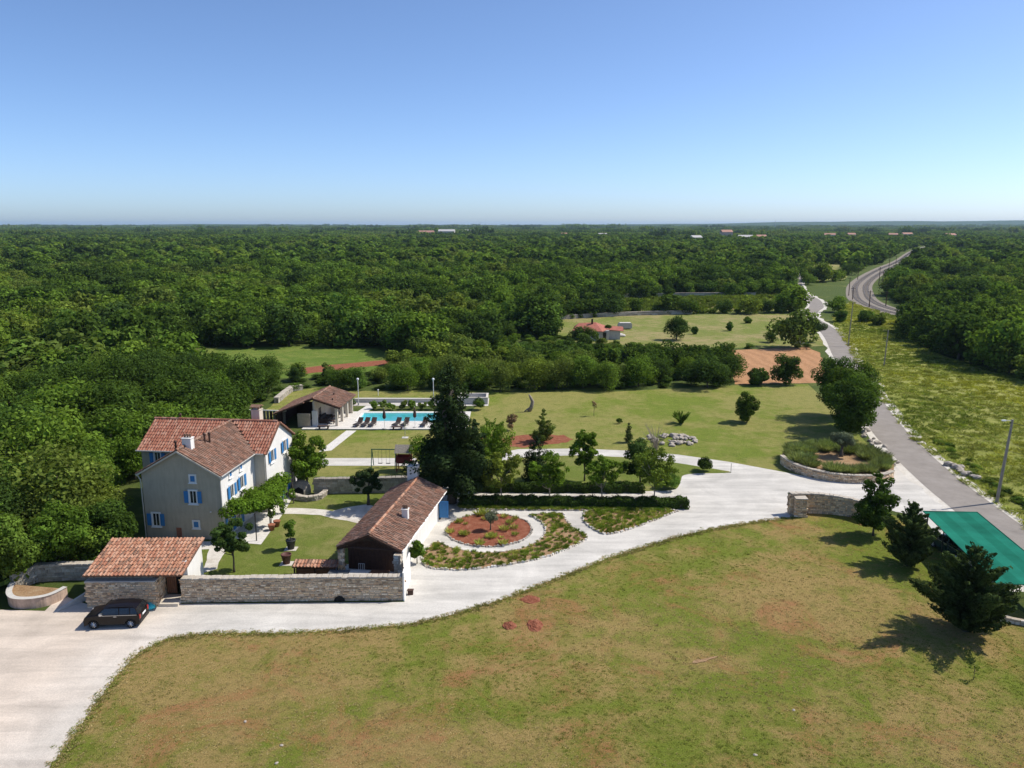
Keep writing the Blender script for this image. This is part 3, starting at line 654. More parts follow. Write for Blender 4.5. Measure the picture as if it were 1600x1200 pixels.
# ---- main house -------------------------------------------------
hs = thing('farmhouse', 'grey plastered stone house with red tiled cross gable roofs and blue shutters', 'house', (-32.1, 64.5, 0), R(-5.7))
gable_wall(MB(), 0, 7.05, 0, 7.2, 6.06, 7.98, 'y').build('wall', 'plaster_grey', hs)
gable_wall(MB(), -4.1, 8.2, 6.9, 13.5, 6.1, 7.98, 'x').build('wall', 'plaster_grey', hs)
MB().box(7.05, 7.075, .0, 6.88, .0, 6.02).build('facade', 'plaster_white', hs); MB().box(7.08, 8.2, 6.875, 6.9, 0, 6.05).build('facade', 'plaster_cream', hs)
MB().solid([(8.2, 6.9, 0), (8.2, 13.5, 0), (8.2, 13.5, 6.1), (8.2, 10.2, 7.98), (8.2, 6.9, 6.1)], (.025, 0, 0)).build('facade', 'plaster_white', hs)
E_, ZR, ZE = 0.28, 8.10, 6.05
zf = lambda d: ZR - d * (ZR - ZE) / 3.55         # height at distance d from the ridge
xl, xr, xm = -.28, 7.33, 3.52; yr = 10.2
roof_slope(hs, [(xr, -.3, zf(3.81)), (xr, 6.6, zf(3.81)), (xm, yr, ZR), (xm, -.3, ZR)], 'tile_old', jit=.02)
roof_slope(hs, [(xl, 6.6, zf(3.81)), (xl, -.3, zf(3.81)), (xm, -.3, ZR), (xm, yr, ZR)], 'tile_old', jit=.02)
zs = lambda d: ZR - d * (ZR - ZE) / 3.35
roof_slope(hs, [(-4.4, 6.55, zs(3.65)), (xl + .02, 6.55, zs(3.65)), (xm, yr, ZR), (-4.4, yr, ZR)], 'tile_new')
roof_slope(hs, [(xr - .02, 6.55, zs(3.65)), (8.5, 6.55, zs(3.65)), (8.5, yr, ZR), (xm, yr, ZR)], 'tile_new')
roof_slope(hs, [(8.5, 13.85, zs(3.65)), (-4.4, 13.85, zs(3.65)), (-4.4, yr, ZR), (8.5, yr, ZR)], 'tile_new')
ridge_caps(hs, (xm, -.3, ZR), (xm, yr, ZR), 'tile_old'); ridge_caps(hs, (-4.4, yr, ZR), (8.5, yr, ZR), 'tile_new')
# pale verge boards and eaves gutters
MB().solid([(xl - .02, -.34, zf(3.83) - .04), (xm, -.34, ZR - .04), (xm, -.34, ZR - .2), (xl - .02, -.34, zf(3.83) - .2)], (0, .12, 0)).solid(
    [(xm + .002, -.34, ZR - .04), (xr + .02, -.34, zf(3.83) - .04), (xr + .02, -.34, zf(3.83) - .2), (xm + .002, -.34, ZR - .2)], (0, .12, 0)).build('verge', 'plaster_cream', hs)
for (a_, b_) in (((xr + .05, -.3, 5.86), (xr + .05, 6.6, 5.86)), ((8.2, 6.45, 5.86), (7.4, 6.45, 5.86)), ((xl - .05, -.3, 5.86), (xl - .05, 6.6, 5.86)), ((-4.4, 6.45, 5.86), (-.4, 6.45, 5.86))):
    MB().tube([a_, b_], .075, 6).build('gutter', 'gutter', hs)
for pts in ([(7.2, -.14, 5.85), (7.2, -.12, 5.6), (7.12, -.09, 5.4), (7.12, -.09, 0)], [(-.3, -.2, 5.85), (-.2, -.1, 5.5), (-.07, -.09, 5.3), (-.07, -.09, 0)], [(7.98, 6.5, 5.85), (8.1, 6.8, 5.5), (8.1, 6.8, 0)]):
    MB().tube(pts, .055, 6).build('downpipe', 'gutter', hs)
chimney(hs, (3.75, 1.35, 8.0), .8, .6, .75, 'plaster_white', 'pots'); chimney(hs, (5.1, 12.6, 6.9), .85, .85, 1.75, 'plaster_cream', 'tiles')
for (x, y) in ((2.85, .9), (4.15, 3.5), (4.4, 3.9), (-1.8, 10.35)):
    MB().tube([(x, y, 7.4), (x, y, ZR + .35)], .09, 7).lathe([(.14, 0), (.14, .1), (.02, .2)], 7, (x, y, ZR + .35)).build('flue', 'timber_dark', hs)
F_, Rt = 0.0, R(90)
# gable front
window(hs, (4.64, 0, 5.27), F_, .42, .52, 'closed'); window(hs, (4.55, 0, 3.33), F_, .62, 1.08, 'open'); window(hs, (.98, 0, 1.13), F_, .62, 1.1, 'open'); window(hs, (4.62, 0, 1.1), F_, .44, .52, 'closed')
MB().box(2.75, 3.22, -.03, .02, .12, .98).build('meter_door', 'terracotta', hs); MB().lathe([(.07, 0), (.07, .05)], 8, (0, 0, 0)).build('wall_lamp', 'globe', hs, loc=(6.05, -.08, 2.55))
# sunny side
xw = 7.078
for y in (1.9, 4.0): window(hs, (xw, y, 5.2), Rt, .38, .48, 'closed')
window(hs, (xw, 1.95, 3.3), Rt, .66, 1.1, 'open'); window(hs, (xw, 3.95, 3.45), Rt, .66, 1.1, 'open')
window(hs, (xw, 2.75, .25), Rt, .9, 2.0, 'open', 'french_door'); window(hs, (xw, 1.1, .9), Rt, .6, .9, 'open'); window(hs, (xw, 5.0, .9), Rt, .66, 1.1, 'open')
xw = 8.228
window(hs, (xw, 8.3, 4.65), Rt, .66, 1.1, 'open'); window(hs, (xw, 11.4, 4.75), Rt, .66, 1.1, 'open'); window(hs, (xw, 8.6, 1.2), Rt, .66, 1.2, 'open'); window(hs, (xw, 11.0, .15), Rt, .9, 2.1, 'open', 'french_door')
window(hs, (-2.5, 6.9, 4.6), F_, .6, 1.0, 'open'); window(hs, (-2.5, 6.9, 1.2), F_, .6, 1.0, 'open')

# iron balcony-pergola frame with vine along the sunny side
pg = thing('pergola', 'slim iron pergola frame along the sunlit side of the grey house', 'pergola', (-22.2, 63.6, 0), R(-5.7))
for x, y in ((0, 0), (-.15, 3.3), (-.3, 6.6), (-.3, 9.4)): MB().tube([(x, y, 0), (x, y, 2.5)], .045, 6).build('post', 'iron', pg)
for x in (0, -1.1, -2.2): MB().tube([(x, -.2, 2.52), (x - .3, 9.6, 2.52)], .035, 5).build('beam', 'iron', pg)
for k in range(9): MB().tube([(.15 - .03 * k, 1.15 * k, 2.57), (-2.55, 1.15 * k + .2, 2.57)], .025, 5).build('cross_bar', 'iron', pg)

# ---- gate house / garage ---------------------------------------
ga = thing('garage', 'low outbuilding with single pitch orange tiled roof over a stone and plaster front', 'outbuilding', (-30.45, 51.7, 0), R(1.0))
MB().box(.05, 4.6, .35, 3.8, 0, 2.42).build('wall', 'plaster_grey', ga); MB().box(6.45, 6.75, 1.2, 4.1, 0, 2.9).build('wall', 'plaster_white', ga)
MB().box(4.6, 6.45, 3.55, 3.8, 0, 2.9).build('wall', 'plaster_cream', ga)
MB().solid([(.05, .36, 2.42), (.05, 3.8, 2.42), (.05, 3.8, 3.1)], (4.5, 0, 0)).build('wall', 'plaster_grey', ga)
stone_wall(ga, [(0, .02), (4.95, .02)], 1.98, .42, sw=.27, sh=.115, cope=False)
stone_wall(ga, [(4.74, .3), (4.74, 1.7)], 1.98, .40, cope=False)
MB().box(-.02, 4.98, -.2, .34, 1.98, 2.05).build('ledge', 'concrete', ga)
roof_slope(ga, [(-.1, -.25, 2.52), (6.95, -.25, 2.52), (6.95, 4.25, 3.45), (-.1, 4.25, 3.45)], 'tile_garage', jit=.016)
for k in range(13): MB().box(.1 + k * .55, .2 + k * .55, -.22, .5, 2.36, 2.46, Matrix.Rotation(0, 4, 'X')).build('rafter_end', 'timber_dark', ga)
MB().box(5.0, 6.4, .1, .3, 2.25, 2.42).build('lintel', 'timber_dark', ga)
d = MB().box(5.05, 5.75, 1.5, 1.56, .25, 2.2).build('door', 'timber_door', ga)
for k in range(5): MB().box(5.06 + k * .14, 5.18 + k * .14, 1.47, 1.5, .27, 2.18).build('plank', 'timber_door', d)
MB().box(5.78, 6.42, 1.6, 3.5, .02, .05).build('threshold', 'dark_interior', ga); MB().box(5.76, 6.44, 1.9, 1.95, .25, 2.2).build('doorway', 'dark_interior', ga)
MB().box(4.98, 6.4, -.1, 1.45, 0, .22).build('step', 'plaster_cream', ga)

# ---- stone boundary wall ---------------------------------------
bw = thing('boundary_wall', 'long coursed stone wall with pale coping facing the gravel drive', 'wall')
stone_wall(bw, [(-24.0, 52.55), (-16, 52.75), (-7.95, 52.9)], 1.80, .50, sw=.27, sh=.115)
MB().solid([(-12.6 + .5 * math.cos(math.pi * k / 8) * .8, 52.49, .42 * math.sin(math.pi * k / 8) + .01) for k in range(9)], (0, .06, 0)).build('drain_arch', 'dark_interior', bw)
MB().box(-7.96, -7.86, 52.6, 56.2, 0, 2.2).build('end_plaster', 'plaster_white', bw)

# ---- summer kitchen --------------------------------------------
sk = thing('summer_kitchen', 'long low building with weathered tiled gable roof and dark timber gable end', 'outbuilding', (-11.05, 56.35, 0), R(-9.1))
hw, Ls, ze, zr = 2.62, 14.0, 2.42, 3.62
MB().solid([(-2.25, 13.6, 0), (-2.25, 13.6, 2.45), (0, 13.6, 3.48), (2.25, 13.6, 2.45), (2.25, 13.6, 0)], (0, -12.2, 0)).build('wall', 'plaster_white', sk)
roof_slope(sk, [(hw, 0, ze), (hw, Ls, ze), (0, Ls, zr), (0, 0, zr)], 'tile_old', jit=.03)
roof_slope(sk, [(-hw, Ls, ze), (-hw, 0, ze), (0, 0, zr), (0, Ls, zr)], 'tile_old', jit=.03)
ridge_caps(sk, (0, 0, zr), (0, Ls, zr), 'tile_garage', .12)
for sg in (-1, 1): MB().solid([(0.002 * sg, -.06, zr - .04), (hw * sg, -.06, ze - .04), (hw * sg, -.06, ze - .22), (0.002 * sg, -.06, zr - .22)], (0, .1, 0)).build('verge_board', 'timber_dark', sk)
MB().tube([(hw + .06, 0, ze - .08), (hw + .06, Ls, ze - .08)], .07, 6).build('gutter', 'white_trim', sk)
for k in range(16):   # boarded gable, board by board
    x = -2.22 + k * .278; zt = min(3.40, 3.46 - abs(x + .13) * .46)
    MB().box(x, x + .262, 1.30, 1.36, .05, zt).build('board', 'timber_dark', sk)
MB().box(-1.35, -.1, 1.24, 1.29, 2.55, 2.86).build('gable_window', 'pane_glass', sk); MB().box(.05, 1.0, 1.24, 1.29, 2.55, 2.86).build('gable_window', 'pane_glass', sk)
MB().box(1.55, 2.1, 1.20, 1.29, 1.0, 2.1).build('side_window', 'dark_interior', sk)
MB().tube([(0, .2, 3.3), (0, 1.3, 3.3)], .08, 6).tube([(-2.3, .25, 2.35), (2.3, .25, 2.35)], .08, 6).build('tie_beam', 'timber_dark', sk)
pr = obj('pier', None, parent=sk); stone_wall(pr, [(2.12, -.15), (2.62, -.15)], 2.25, .55, 'stone_pale', .3, .2, cope=False); stone_wall(pr, [(-2.5, .1), (-2.15, .1)], 2.25, .4, 'stone_wall', .3, .2, cope=False)
chimney(sk, (1.35, 5.3, 3.05), .5, .4, .72, 'plaster_white', 'pots'); chimney(sk, (-.55, 14.3, 2.6), 1.0, .8, 2.0, 'plaster_white', 'none')
MB().box(2.3, 2.34, 12.6, 13.5, .02, 2.05).build('door', 'dark_interior', sk)
bs = MB().box(0, .85, -.05, 0, .3, 1.9)
for k in range(5): bs.box(.06 + k * .16, .18 + k * .16, -.065, -.05, .34, 1.86)
bs.build('shutter', 'blue_paint', sk, loc=(2.36, 12.55, 0), rz=R(8))
# wood store with a small tiled lean-to roof
ws = thing('wood_store', 'small tiled lean-to shelter beside the dark timber gable', 'shelter', (-17.1, 56.35, 0), R(-2))
roof_slope(ws, [(0, 0, .95), (3.45, 0, .95), (3.45, .95, 1.2), (0, .95, 1.2)], 'tile_garage')
MB().box(.1, 3.4, .75, .9, 0, .9).build('back_wall', 'timber_dark', ws)
for x in (.12, 1.7, 3.3): MB().box(x, x + .1, .06, .16, 0, .88).build('post', 'timber_dark', ws)
MB().box(.25, 3.25, .2, .7, .05, .7).build('log_pile', 'timber_door', ws)

# ---- garden wall behind the courtyard ---------------------------
gw = thing('garden_wall', 'shaded rough stone wall behind the courtyard lawn', 'wall')
stone_wall(gw, [(-20.17,75.8),(-17.06,75.99),(-13.16,76.19),(-10.55,76.38)], 1.55, .55, 'stone_rough', .42, .22, cope_mat='stone_rough', cope_w=.5)
bn = thing('round_bed', 'low curved dry stone bed round the trunk of the courtyard tree', 'garden bed')
stone_wall(bn, smooth_line([(-23.08,76.38),(-22.03,74.47),(-20.5,73.54),(-19.23,74.09),(-18.9,75.99)], 3), .45, .4, 'stone_rough', .4, .2, cope_mat='stone_pale')

# ---- pool house ------------------------------------------------
ph = thing('pool_house', 'open pool house with brown tiled roof on white posts', 'pool house', (-26.95, 102.6, 0), R(-4))
pw, pl, pz, pr_ = 3.75, 8.0, 2.72, 3.95
roof_slope(ph, [(pw, 0, pz), (pw, pl, pz), (0, pl, pr_), (0, 0, pr_)], 'tile_old'); 
roof_slope(ph, [(-1.1, pl, pr_ - .43), (-1.1, 0, pr_ - .43), (0, 0, pr_), (0, pl, pr_)], 'tile_old', name='roof_slope')
roof_slope(ph, [(-5.4, pl, 1.75), (-5.4, -.7, 1.75), (-1.1, -.7, pr_ - .46), (-1.1, pl, pr_ - .46)], 'tile_old')
ridge_caps(ph, (0, 0, pr_), (0, pl, pr_), 'tile_old')
for sg, xa, za in ((1, pw, pz), (-1, -1.1, pr_ - .43)): MB().solid([(0, -.05, pr_ - .04), (xa, -.05, za - .04), (xa, -.05, za - .25), (0, -.05, pr_ - .25)], (0, .08, 0)).build('verge_board', 'timber_dark', ph)
MB().box(-.1, .12, .2, pl - .2, 0, 3.55).build('wall', 'plaster_cream', ph); MB().box(.12, 3.3, pl - .4, pl - .2, 0, 2.7).build('wall', 'plaster_cream', ph)
MB().box(-5.0, -.1, pl - .4, pl - .2, 0, 1.7).build('wall', 'timber_dark', ph); MB().box(-5.1, -4.9, -.4, pl - .2, 0, 1.65).build('wall', 'timber_dark', ph)
MB().box(-.15, .55, -.12, .2, 0, 2.2).build('wall', 'plaster_white', ph)
MB().box(-2.0, -.3, -.6, -.3, 0, 1.9).build('screen_wall', 'mortar', ph)
for y in (.15, 2.65, 5.1, 7.5): MB().box(2.95, 3.3, y, y + .35, 0, 2.62).build('post', 'plaster_cream', ph)
MB().box(2.98, 3.27, .1, pl - .1, 2.62, 2.75).build('beam', 'timber_dark', ph)
MB().box(.13, .16, 2.0, 3.0, .9, 2.1).build('wall_mirror', 'pane_glass', ph)
for (x, y) in ((1.6, 4.5), (2.2, 1.8)): MB().tube([(x, y, 3.2), (x, y, 3.75 if x < 2 else 3.6)], .09, 6).build('flue', 'timber_dark', ph)
sf = thing('outdoor_sofa', 'grey sofa under the pool house roof', 'sofa', (-25.9, 105.4, .1), R(-4)); MB().box(-.5, .5, -1.3, 1.3, .12, .42).build('seat', 'cushion', sf); MB().box(-.6, -.35, -1.3, 1.3, .42, .85).build('backrest', 'cushion', sf)
for y in (-1.4, 1.3): MB().box(-.55, .5, y, y + .12, .0, .62).build('arm', 'lounger_frame', sf)
for i, y in enumerate((103.9, 106.5)):
    tb = thing('terrace_table', ['low dark table at the front of the pool house', 'low dark table between the rear posts of the pool house'][i], 'table', (-24.9, y, .1), 0)
    MB().box(-.5, .5, -.35, .35, .40, .45).build('table_top', 'lounger_frame', tb)
    for sx in (-.42, .42):
        for sy in (-.28, .28): MB().box(sx - .04, sx + .04, sy - .04, sy + .04, 0, .40).build('leg', 'lounger_frame', tb)
fn = thing('wood_fence', 'dark fence of upright boards with a pale rail left of the pool house', 'fence', (-36.2, 104.6, 0), R(-6))
for k in range(11): MB().box(k * .47, k * .47 + .36, 0, .05, 0, 1.75).build('board', 'timber_grey' if k % 3 else 'timber_dark', fn)
MB().box(-.1, 5.2, -.06, .12, 1.78, 1.9).build('rail', 'white_trim', fn)
sw_ = thing('dry_stone_wall', 'tumbled pale dry stone wall climbing behind the wooden fence', 'wall')
stone_wall(sw_, [(-36.23,116.76),(-36.38,121.76),(-36.33,125.66),(-34.91,126.68)], .8, .7, 'stone_rough', .6, .3, cope_mat='stone_pale', cope_w=.7)

# ---- pool -------------------------------------------------------
po = thing('swimming_pool', 'rectangular turquoise swimming pool with white stone coping', 'pool')
b = MB(); b.add([(px0, py0, -1.4), (px1, py0, -1.4), (px1, py1, -1.4), (px0, py1, -1.4), (px0, py0, .05), (px1, py0, .05), (px1, py1, .05), (px0, py1, .05)], [(0, 1, 2, 3), (0, 4, 5, 1), (1, 5, 6, 2), (2, 6, 7, 3), (3, 7, 4, 0)])
b.build('basin', 'pool_tile', po)
w = MB(); nx, ny = 40, 18; w.add([(px0 + (px1 - px0) * i / nx, py0 + (py1 - py0) * j / ny, -.02 + random.gauss(0, .002)) for j in range(ny + 1) for i in range(nx + 1)], [(j * (nx + 1) + i, j * (nx + 1) + i + 1, (j + 1) * (nx + 1) + i + 1, (j + 1) * (nx + 1) + i) for j in range(ny) for i in range(nx)])
w.build('water', 'pool_water', po, smooth=True)
k = 0.0
def cop(x0, x1, y0, y1): MB().box(x0 + .01, x1 - .01, y0 + .01, y1 - .01, -.06, .125).build('coping_slab', 'white_trim', po)
n = 15
for i in range(n):
    x0 = px0 + (px1 - px0) * i / n; x1 = px0 + (px1 - px0) * (i + 1) / n; cop(x0, x1, py0 - .26, py0 + .04); cop(x0, x1, py1 - .04, py1 + .26)
for i in range(6):
    y0 = py0 + (py1 - py0) * i / 6; y1 = py0 + (py1 - py0) * (i + 1) / 6; cop(px0 - .26, px0 + .04, y0, y1); cop(px1 - .04, px1 + .26, y0, y1)
for y in (106.6, 107.1): MB().tube([(-12.0, py0 - .1, .1), (-12.0, py0 - .1, .75), (-12.0, py0 + .35, .8), (-12.0, py0 + .4, -.6)], .03, 6).build('ladder_rail', 'steel', po, loc=(y - 106.6, 0, 0))
# low concrete wall and tank beyond the lane
lw = thing('lane_wall', 'low pale concrete wall along the service lane behind the pool', 'wall'); MB().box(-24.4, -7.0, 117.2, 117.45, 0, .55).build('wall_body', 'concrete', lw); MB().box(-24.5, -6.9, 117.12, 117.53, .55, .62).build('wall_cap', 'concrete', lw)
tk = thing('concrete_tank', 'open square concrete tank at the end of the service lane', 'tank'); x0, x1, y0, y1 = -8.6, -3.7, 116.0, 119.2
for q in ((x0, x1, y0, y0 + .25), (x0, x1, y1 - .25, y1), (x0, x0 + .25, y0 + .252, y1 - .252), (x1 - .25, x1, y0 + .252, y1 - .252)): MB().box(*q, 0, 1.0).build('tank_wall', 'concrete', tk)
for q in ((x0 - .04, x1 + .04, y0 - .04, y0 + .29), (x0 - .04, x1 + .04, y1 - .29, y1 + .04), (x0 - .04, x0 + .29, y0 + .292, y1 - .292), (x1 - .29, x1 + .04, y0 + .292, y1 - .292)): MB().box(*q, 1.002, 1.08).build('tank_rim', 'coat_limestone', tk)

# ---- entrance: planter, gate wall, pillar -----------------------
PC = (37.0, 85.2); PR = 6.0
pl_ = thing('lavender_planter', 'round raised planter with curved stone wall by the entrance', 'planter')
arc = [(PC[0] + PR * math.cos(R(a_)), PC[1] + PR * 1.02 * math.sin(R(a_))) for a_ in range(172, 322, 6)]
stone_wall(pl_, arc, .95, .40, 'stone_wall', .34, .16, cope_mat='stone_pale', cope_w=.45, h1=.75)
sl = [(PC[0] + (PR - .1) * math.cos(R(a_)), PC[1] + (PR - .1) * math.sin(R(a_))) for a_ in range(0, 360, 8)]
vb = MB(); vb.prism(sl, 0, .72); vb.build('soil', 'coat_bed_soil', pl_)
gt = thing('gate_wall', 'curved rubble stone wall beside the entrance opening', 'wall')
stone_wall(gt, smooth_line([(26.29,70.05),(28.24,70.39),(30.42,70.05),(32.2,69.23),(33.24,67.94)], 4), 2.05, .5, 'stone_wall', .34, .17, h1=1.6)
pi = thing('gate_pillar', 'short square stone gate pillar with a flat pale cap', 'pillar', (*(27.14,69.55), 0), R(-4))
stone_wall(pi, [(-.5, 0), (.5, 0)], 1.75, .9, 'stone_wall', .34, .18, cope=False); MB().box(-.56, .56, -.5, .5, 1.75, 1.86).build('cap_stone', 'stone_pale', pi)
ph_ = MB().box(-.1, .1, -.06, .06, .2, .62).build('post_box', 'plastic_black', None, loc=(*(26.83,70.55), .25)); tag(ph_, 'small black box on the gate wall behind the stone pillar', 'box')
cw = thing('curved_planter', 'curved planter with stained plaster wall left of the garage', 'planter')
arc = smooth_line([(-37.3,54.01),(-36.63,52.5),(-35.71,51.62),(-34.45,51.53),(-33.41,52.11),(-32.96,53.29)], 4); at_, Lw = wall_path(arc)
o_l, o_r = ribbon(arc, .14); m_ = MB(); n_ = len(o_l)
m_.add([(p[0], p[1], z) for z in (0, .78) for p in o_l] + [(p[0], p[1], z) for z in (0, .78) for p in o_r],
       [(i, i + 1, n_ + i + 1, n_ + i) for i in range(n_ - 1)] + [(2 * n_ + i + 1, 2 * n_ + i, 3 * n_ + i, 3 * n_ + i + 1) for i in range(n_ - 1)] + [(n_ + i, n_ + i + 1, 3 * n_ + i + 1, 3 * n_ + i) for i in range(n_ - 1)] + [(0, n_, 3 * n_, 2 * n_), (n_ - 1, 3 * n_ - 1, 4 * n_ - 1, 2 * n_ - 1)][:1])
m_.build('planter_wall', 'plaster_stain', cw); o2l, o2r = ribbon(arc, .2); strip('planter_rim', o2l, o2r, .80, 'concrete', None, cw)
MB().prism(arc, .02, .62).build('soil', 'coat_bed_soil', cw)
bk = thing('terrace_wall', 'shaded mossy stone wall under the trees left of the garage', 'wall'); stone_wall(bk, [(-37.59,54.32),(-36.55,55.83),(-34.27,56.16),(-32.28,56.16)], 1.3, .5, 'stone_rough', .4, .2)
rp = MB().solid([(0, 0, 0), (2.2, 3.2, 0), (2.2, 3.2, 1.0)], (.12, -.08, 0)).build('ramp_kerb', 'concrete', None, loc=(*(-32.6,50.87), 0)); tag(rp, 'sloping concrete ramp kerb beside the curved planter', 'kerb')
ov = thing('garden_oven', 'small stone outdoor oven with tiled ledge under the left trees', 'oven', (*(-36.94,58.46), 0), R(5)); MB().box(-1.0, .5, 0, 1.0, 0, 1.9).build('oven_body', 'stone_rough', ov); MB().box(.5, 1.5, .1, 1.0, 0, .9).build('ledge', 'terracotta', ov); MB().box(.5, .7, .2, .6, .9, 2.0).build('flue', 'plaster_white', ov)

# ---- dry stone field walls, far red-roofed house ----------------
fw1 = thing('field_wall', 'dry stone wall behind the red roofed house', 'wall'); stone_wall(fw1, [(11.39,222.76),(24.63,229.82),(38.69,234.77),(54.93,238.19)], 1.2, .7, 'stone_rough', 1.2, .35, cope=False)
fw2 = thing('field_wall', 'far dry stone wall above the vineyard strip', 'wall'); stone_wall(fw2, [(18.38,279.83),(38.35,292.24),(63.7,298.86),(93.52,300.22)], 1.3, .8, 'stone_rough', 2.0, .45, cope=False)
rh = thing('red_roofed_house', 'small white house with bright red hipped roof in the far field', 'house', (*(19.49,183.66), 0), R(-8)); rh.scale = (.88, .88, .88)
MB().box(-4.2, 4.0, 0, 6, 0, 2.6).build('wall', 'far_white', rh); MB().box(-1.2, 1.6, -1.6, 0, 0, 2.6).build('wall', 'far_white', rh); MB().box(3.2, 7.0, 1.5, 5.5, 0, 2.4).build('wall', 'far_white', rh)
def sh(pts): MB().solid(pts, (0, 0, .12)).build('roof', 'sheet_roof_red', rh)
sh([(-5.8, -.6, 2.5), (2.3, -2.3, 2.5), (.2, 3, 4.3), (-4.3, 3, 4.0)]); sh([(2.3, -2.3, 2.5), (3.4, 1.2, 2.6), (4.2, 6.8, 2.6), (.2, 3, 4.3)]); sh([(4.2, 6.8, 2.6), (-5.8, 6.8, 2.6), (-4.3, 3, 4.0), (.2, 3, 4.3)]); sh([(-5.8, 6.8, 2.6), (-5.8, -.6, 2.5), (-4.3, 3, 4.0)])
sh([(3.3, 1.0, 2.6), (7.9, 1.0, 2.3), (7.6, 3.4, 3.2), (3.0, 3.4, 3.4)]); sh([(7.9, 6.0, 2.3), (3.3, 6.0, 2.6), (3.0, 3.402, 3.4), (7.6, 3.402, 3.2)])
MB().box(-.9, -.4, 2.0, 2.5, 3.6, 5.4).build('chimney', 'timber_dark', rh)
for x in (-.6, .6): MB().box(x, x + .7, -1.63, -1.58, .8, 2.0).build('window', 'pane_glass', rh)
MB().box(2.4, 3.3, -.05, .0, .1, 2.1).build('door', 'pane_glass', rh)
for i, (u, lab, sz, m) in enumerate((((*(10.21,205.85),), 'white sheeted heap left of the red roofed house', (2.2, 1.6, 1.1), 'far_white'), ((*(8.77,189.03),), 'small orange tiled shed at the edge of the trees', (2.6, 2.0, 1.4), 'terracotta'), ((*(29.58,203.27),), 'pale caravan standing right of the red roofed house', (3.6, 1.8, 1.7), 'far_white'), ((*(25.37,189.03),), 'curved white boat hull beside the red roofed house', (4.4, 1.6, .9), 'far_white'))):
    b = MB(); x, y, z = sz; b.lathe([(.5, 0), (.56, .25), (.52, .6), (.34, .9), (.1, 1.0)], 10); me = b.mesh('mound', m, True)
    if 'shed' in lab: me = MB().box(-.5, .5, -.5, .5, 0, .6).solid([(-.58, -.58, .6), (-.58, .58, .6), (-.58, 0, 1.0)], (1.16, 0, 0)).mesh('shed', m)
    if 'caravan' in lab: me = MB().solid([(-.5, -.5, .15), (.5, -.5, .15), (.5, -.5, .85), (.42, -.5, 1), (-.38, -.5, 1), (-.5, -.5, .7)], (0, 1, 0)).box(-.3, .3, -.52, -.5, .5, .8).mesh('caravan', m)
    o = obj(['covered_heap', 'garden_shed', 'caravan', 'boat_hull'][i], me, loc=(*u, 0)); o.scale = (x, y, z); tag(o, lab, ['heap', 'shed', 'caravan', 'boat'][i])
# distant houses of the plain
def far_house(x, y, w, d, h, m, rm, label, rz=0, two=False):
    t = thing('distant_house', label, 'house', (x, y, 0), rz); MB().box(-w / 2, w / 2, -d / 2, d / 2, 0, h).build('wall', m, t)
    MB().solid([(-w / 2 - .5, -d / 2 - .5, h), (-w / 2 - .5, d / 2 + .5, h), (-w / 2 - .5, 0, h + d * .28)], (w + 1, 0, 0)).build('roof', rm, t)
    for k in range(max(2, int(w / 4))):
        for zz in ((1.0,) if h < 5 else (1.0, 4.0, 7.0)[: int(h / 3)]): MB().box(-w / 2 + 1.2 + k * 4 - .5, -w / 2 + 1.2 + k * 4 + .5, -d / 2 - .04, -d / 2, zz, zz + 1.3).build('window', 'pane_glass', t)
fh = [(1112,375,16,12,12,'render_pink','far_roof','tall pink house with red roof far across the plain'), (1092,377,9,8,5,'render_pink','far_roof','low red roofed wing left of the tall pink house'), (1068,378,14,10,6,'far_grey','far_grey','long grey roofed barn left of the pink house'), (1140,377,20,10,6,'far_grey','far_grey','grey hall right of the tall pink house'), (1163,376,14,9,6,'render_pink','far_roof','pale pink house beside the grey hall'),
      (932,372,14,9,6,'far_white','far_white','white roofed building far off near the middle'), (876,371,10,8,6,'far_white','far_roof','white house left of the white roofed building'), (675,370,30,14,8,'far_grey','far_roof','wide pale block on the far plain'), (705,368,34,14,9,'far_white','far_grey','white block behind the wide pale block'), (738,368,26,12,9,'far_white','far_grey','white block right of the far pale ones'),
      (1263,374,16,10,7,'far_white','far_roof','orange roofed house left of the far village'), (1294,373,12,9,7,'far_white','far_roof','white gabled house in the far village'), (1355,372,14,9,6,'render_pink','far_roof','pink roofed house in the middle of the far village'), (1375,371,18,10,6,'far_white','far_roof','long house in the far village'), (1438,373,16,10,6,'far_white','far_roof','house at the right end of the far village')]
for u, v, w, d_, h, m, rm, lab in fh:
    y = 27 / max(.006, (v - 350) / 1217 * 1.0); y = min(y, 1900); far_house((u - 800) / 1217 * y * .98, y * .93, w, d_, h + 3, m, rm, lab, R((u * 7) % 40 - 20))
for u, y, hh, lab in ((1203, 3600, 46, 'slender lattice mast on the right horizon'), (752, 4200, 46, 'slender mast on the horizon left of centre')):
    t = thing('radio_mast', lab, 'mast', ((u - 800) / 1217 * y, y, 0)); MB().tube([(0, 0, 0), (0, 0, hh * .6), (0, 0, hh)], [1.6, 1.1, .4], 5).build('mast', 'far_grey', t)

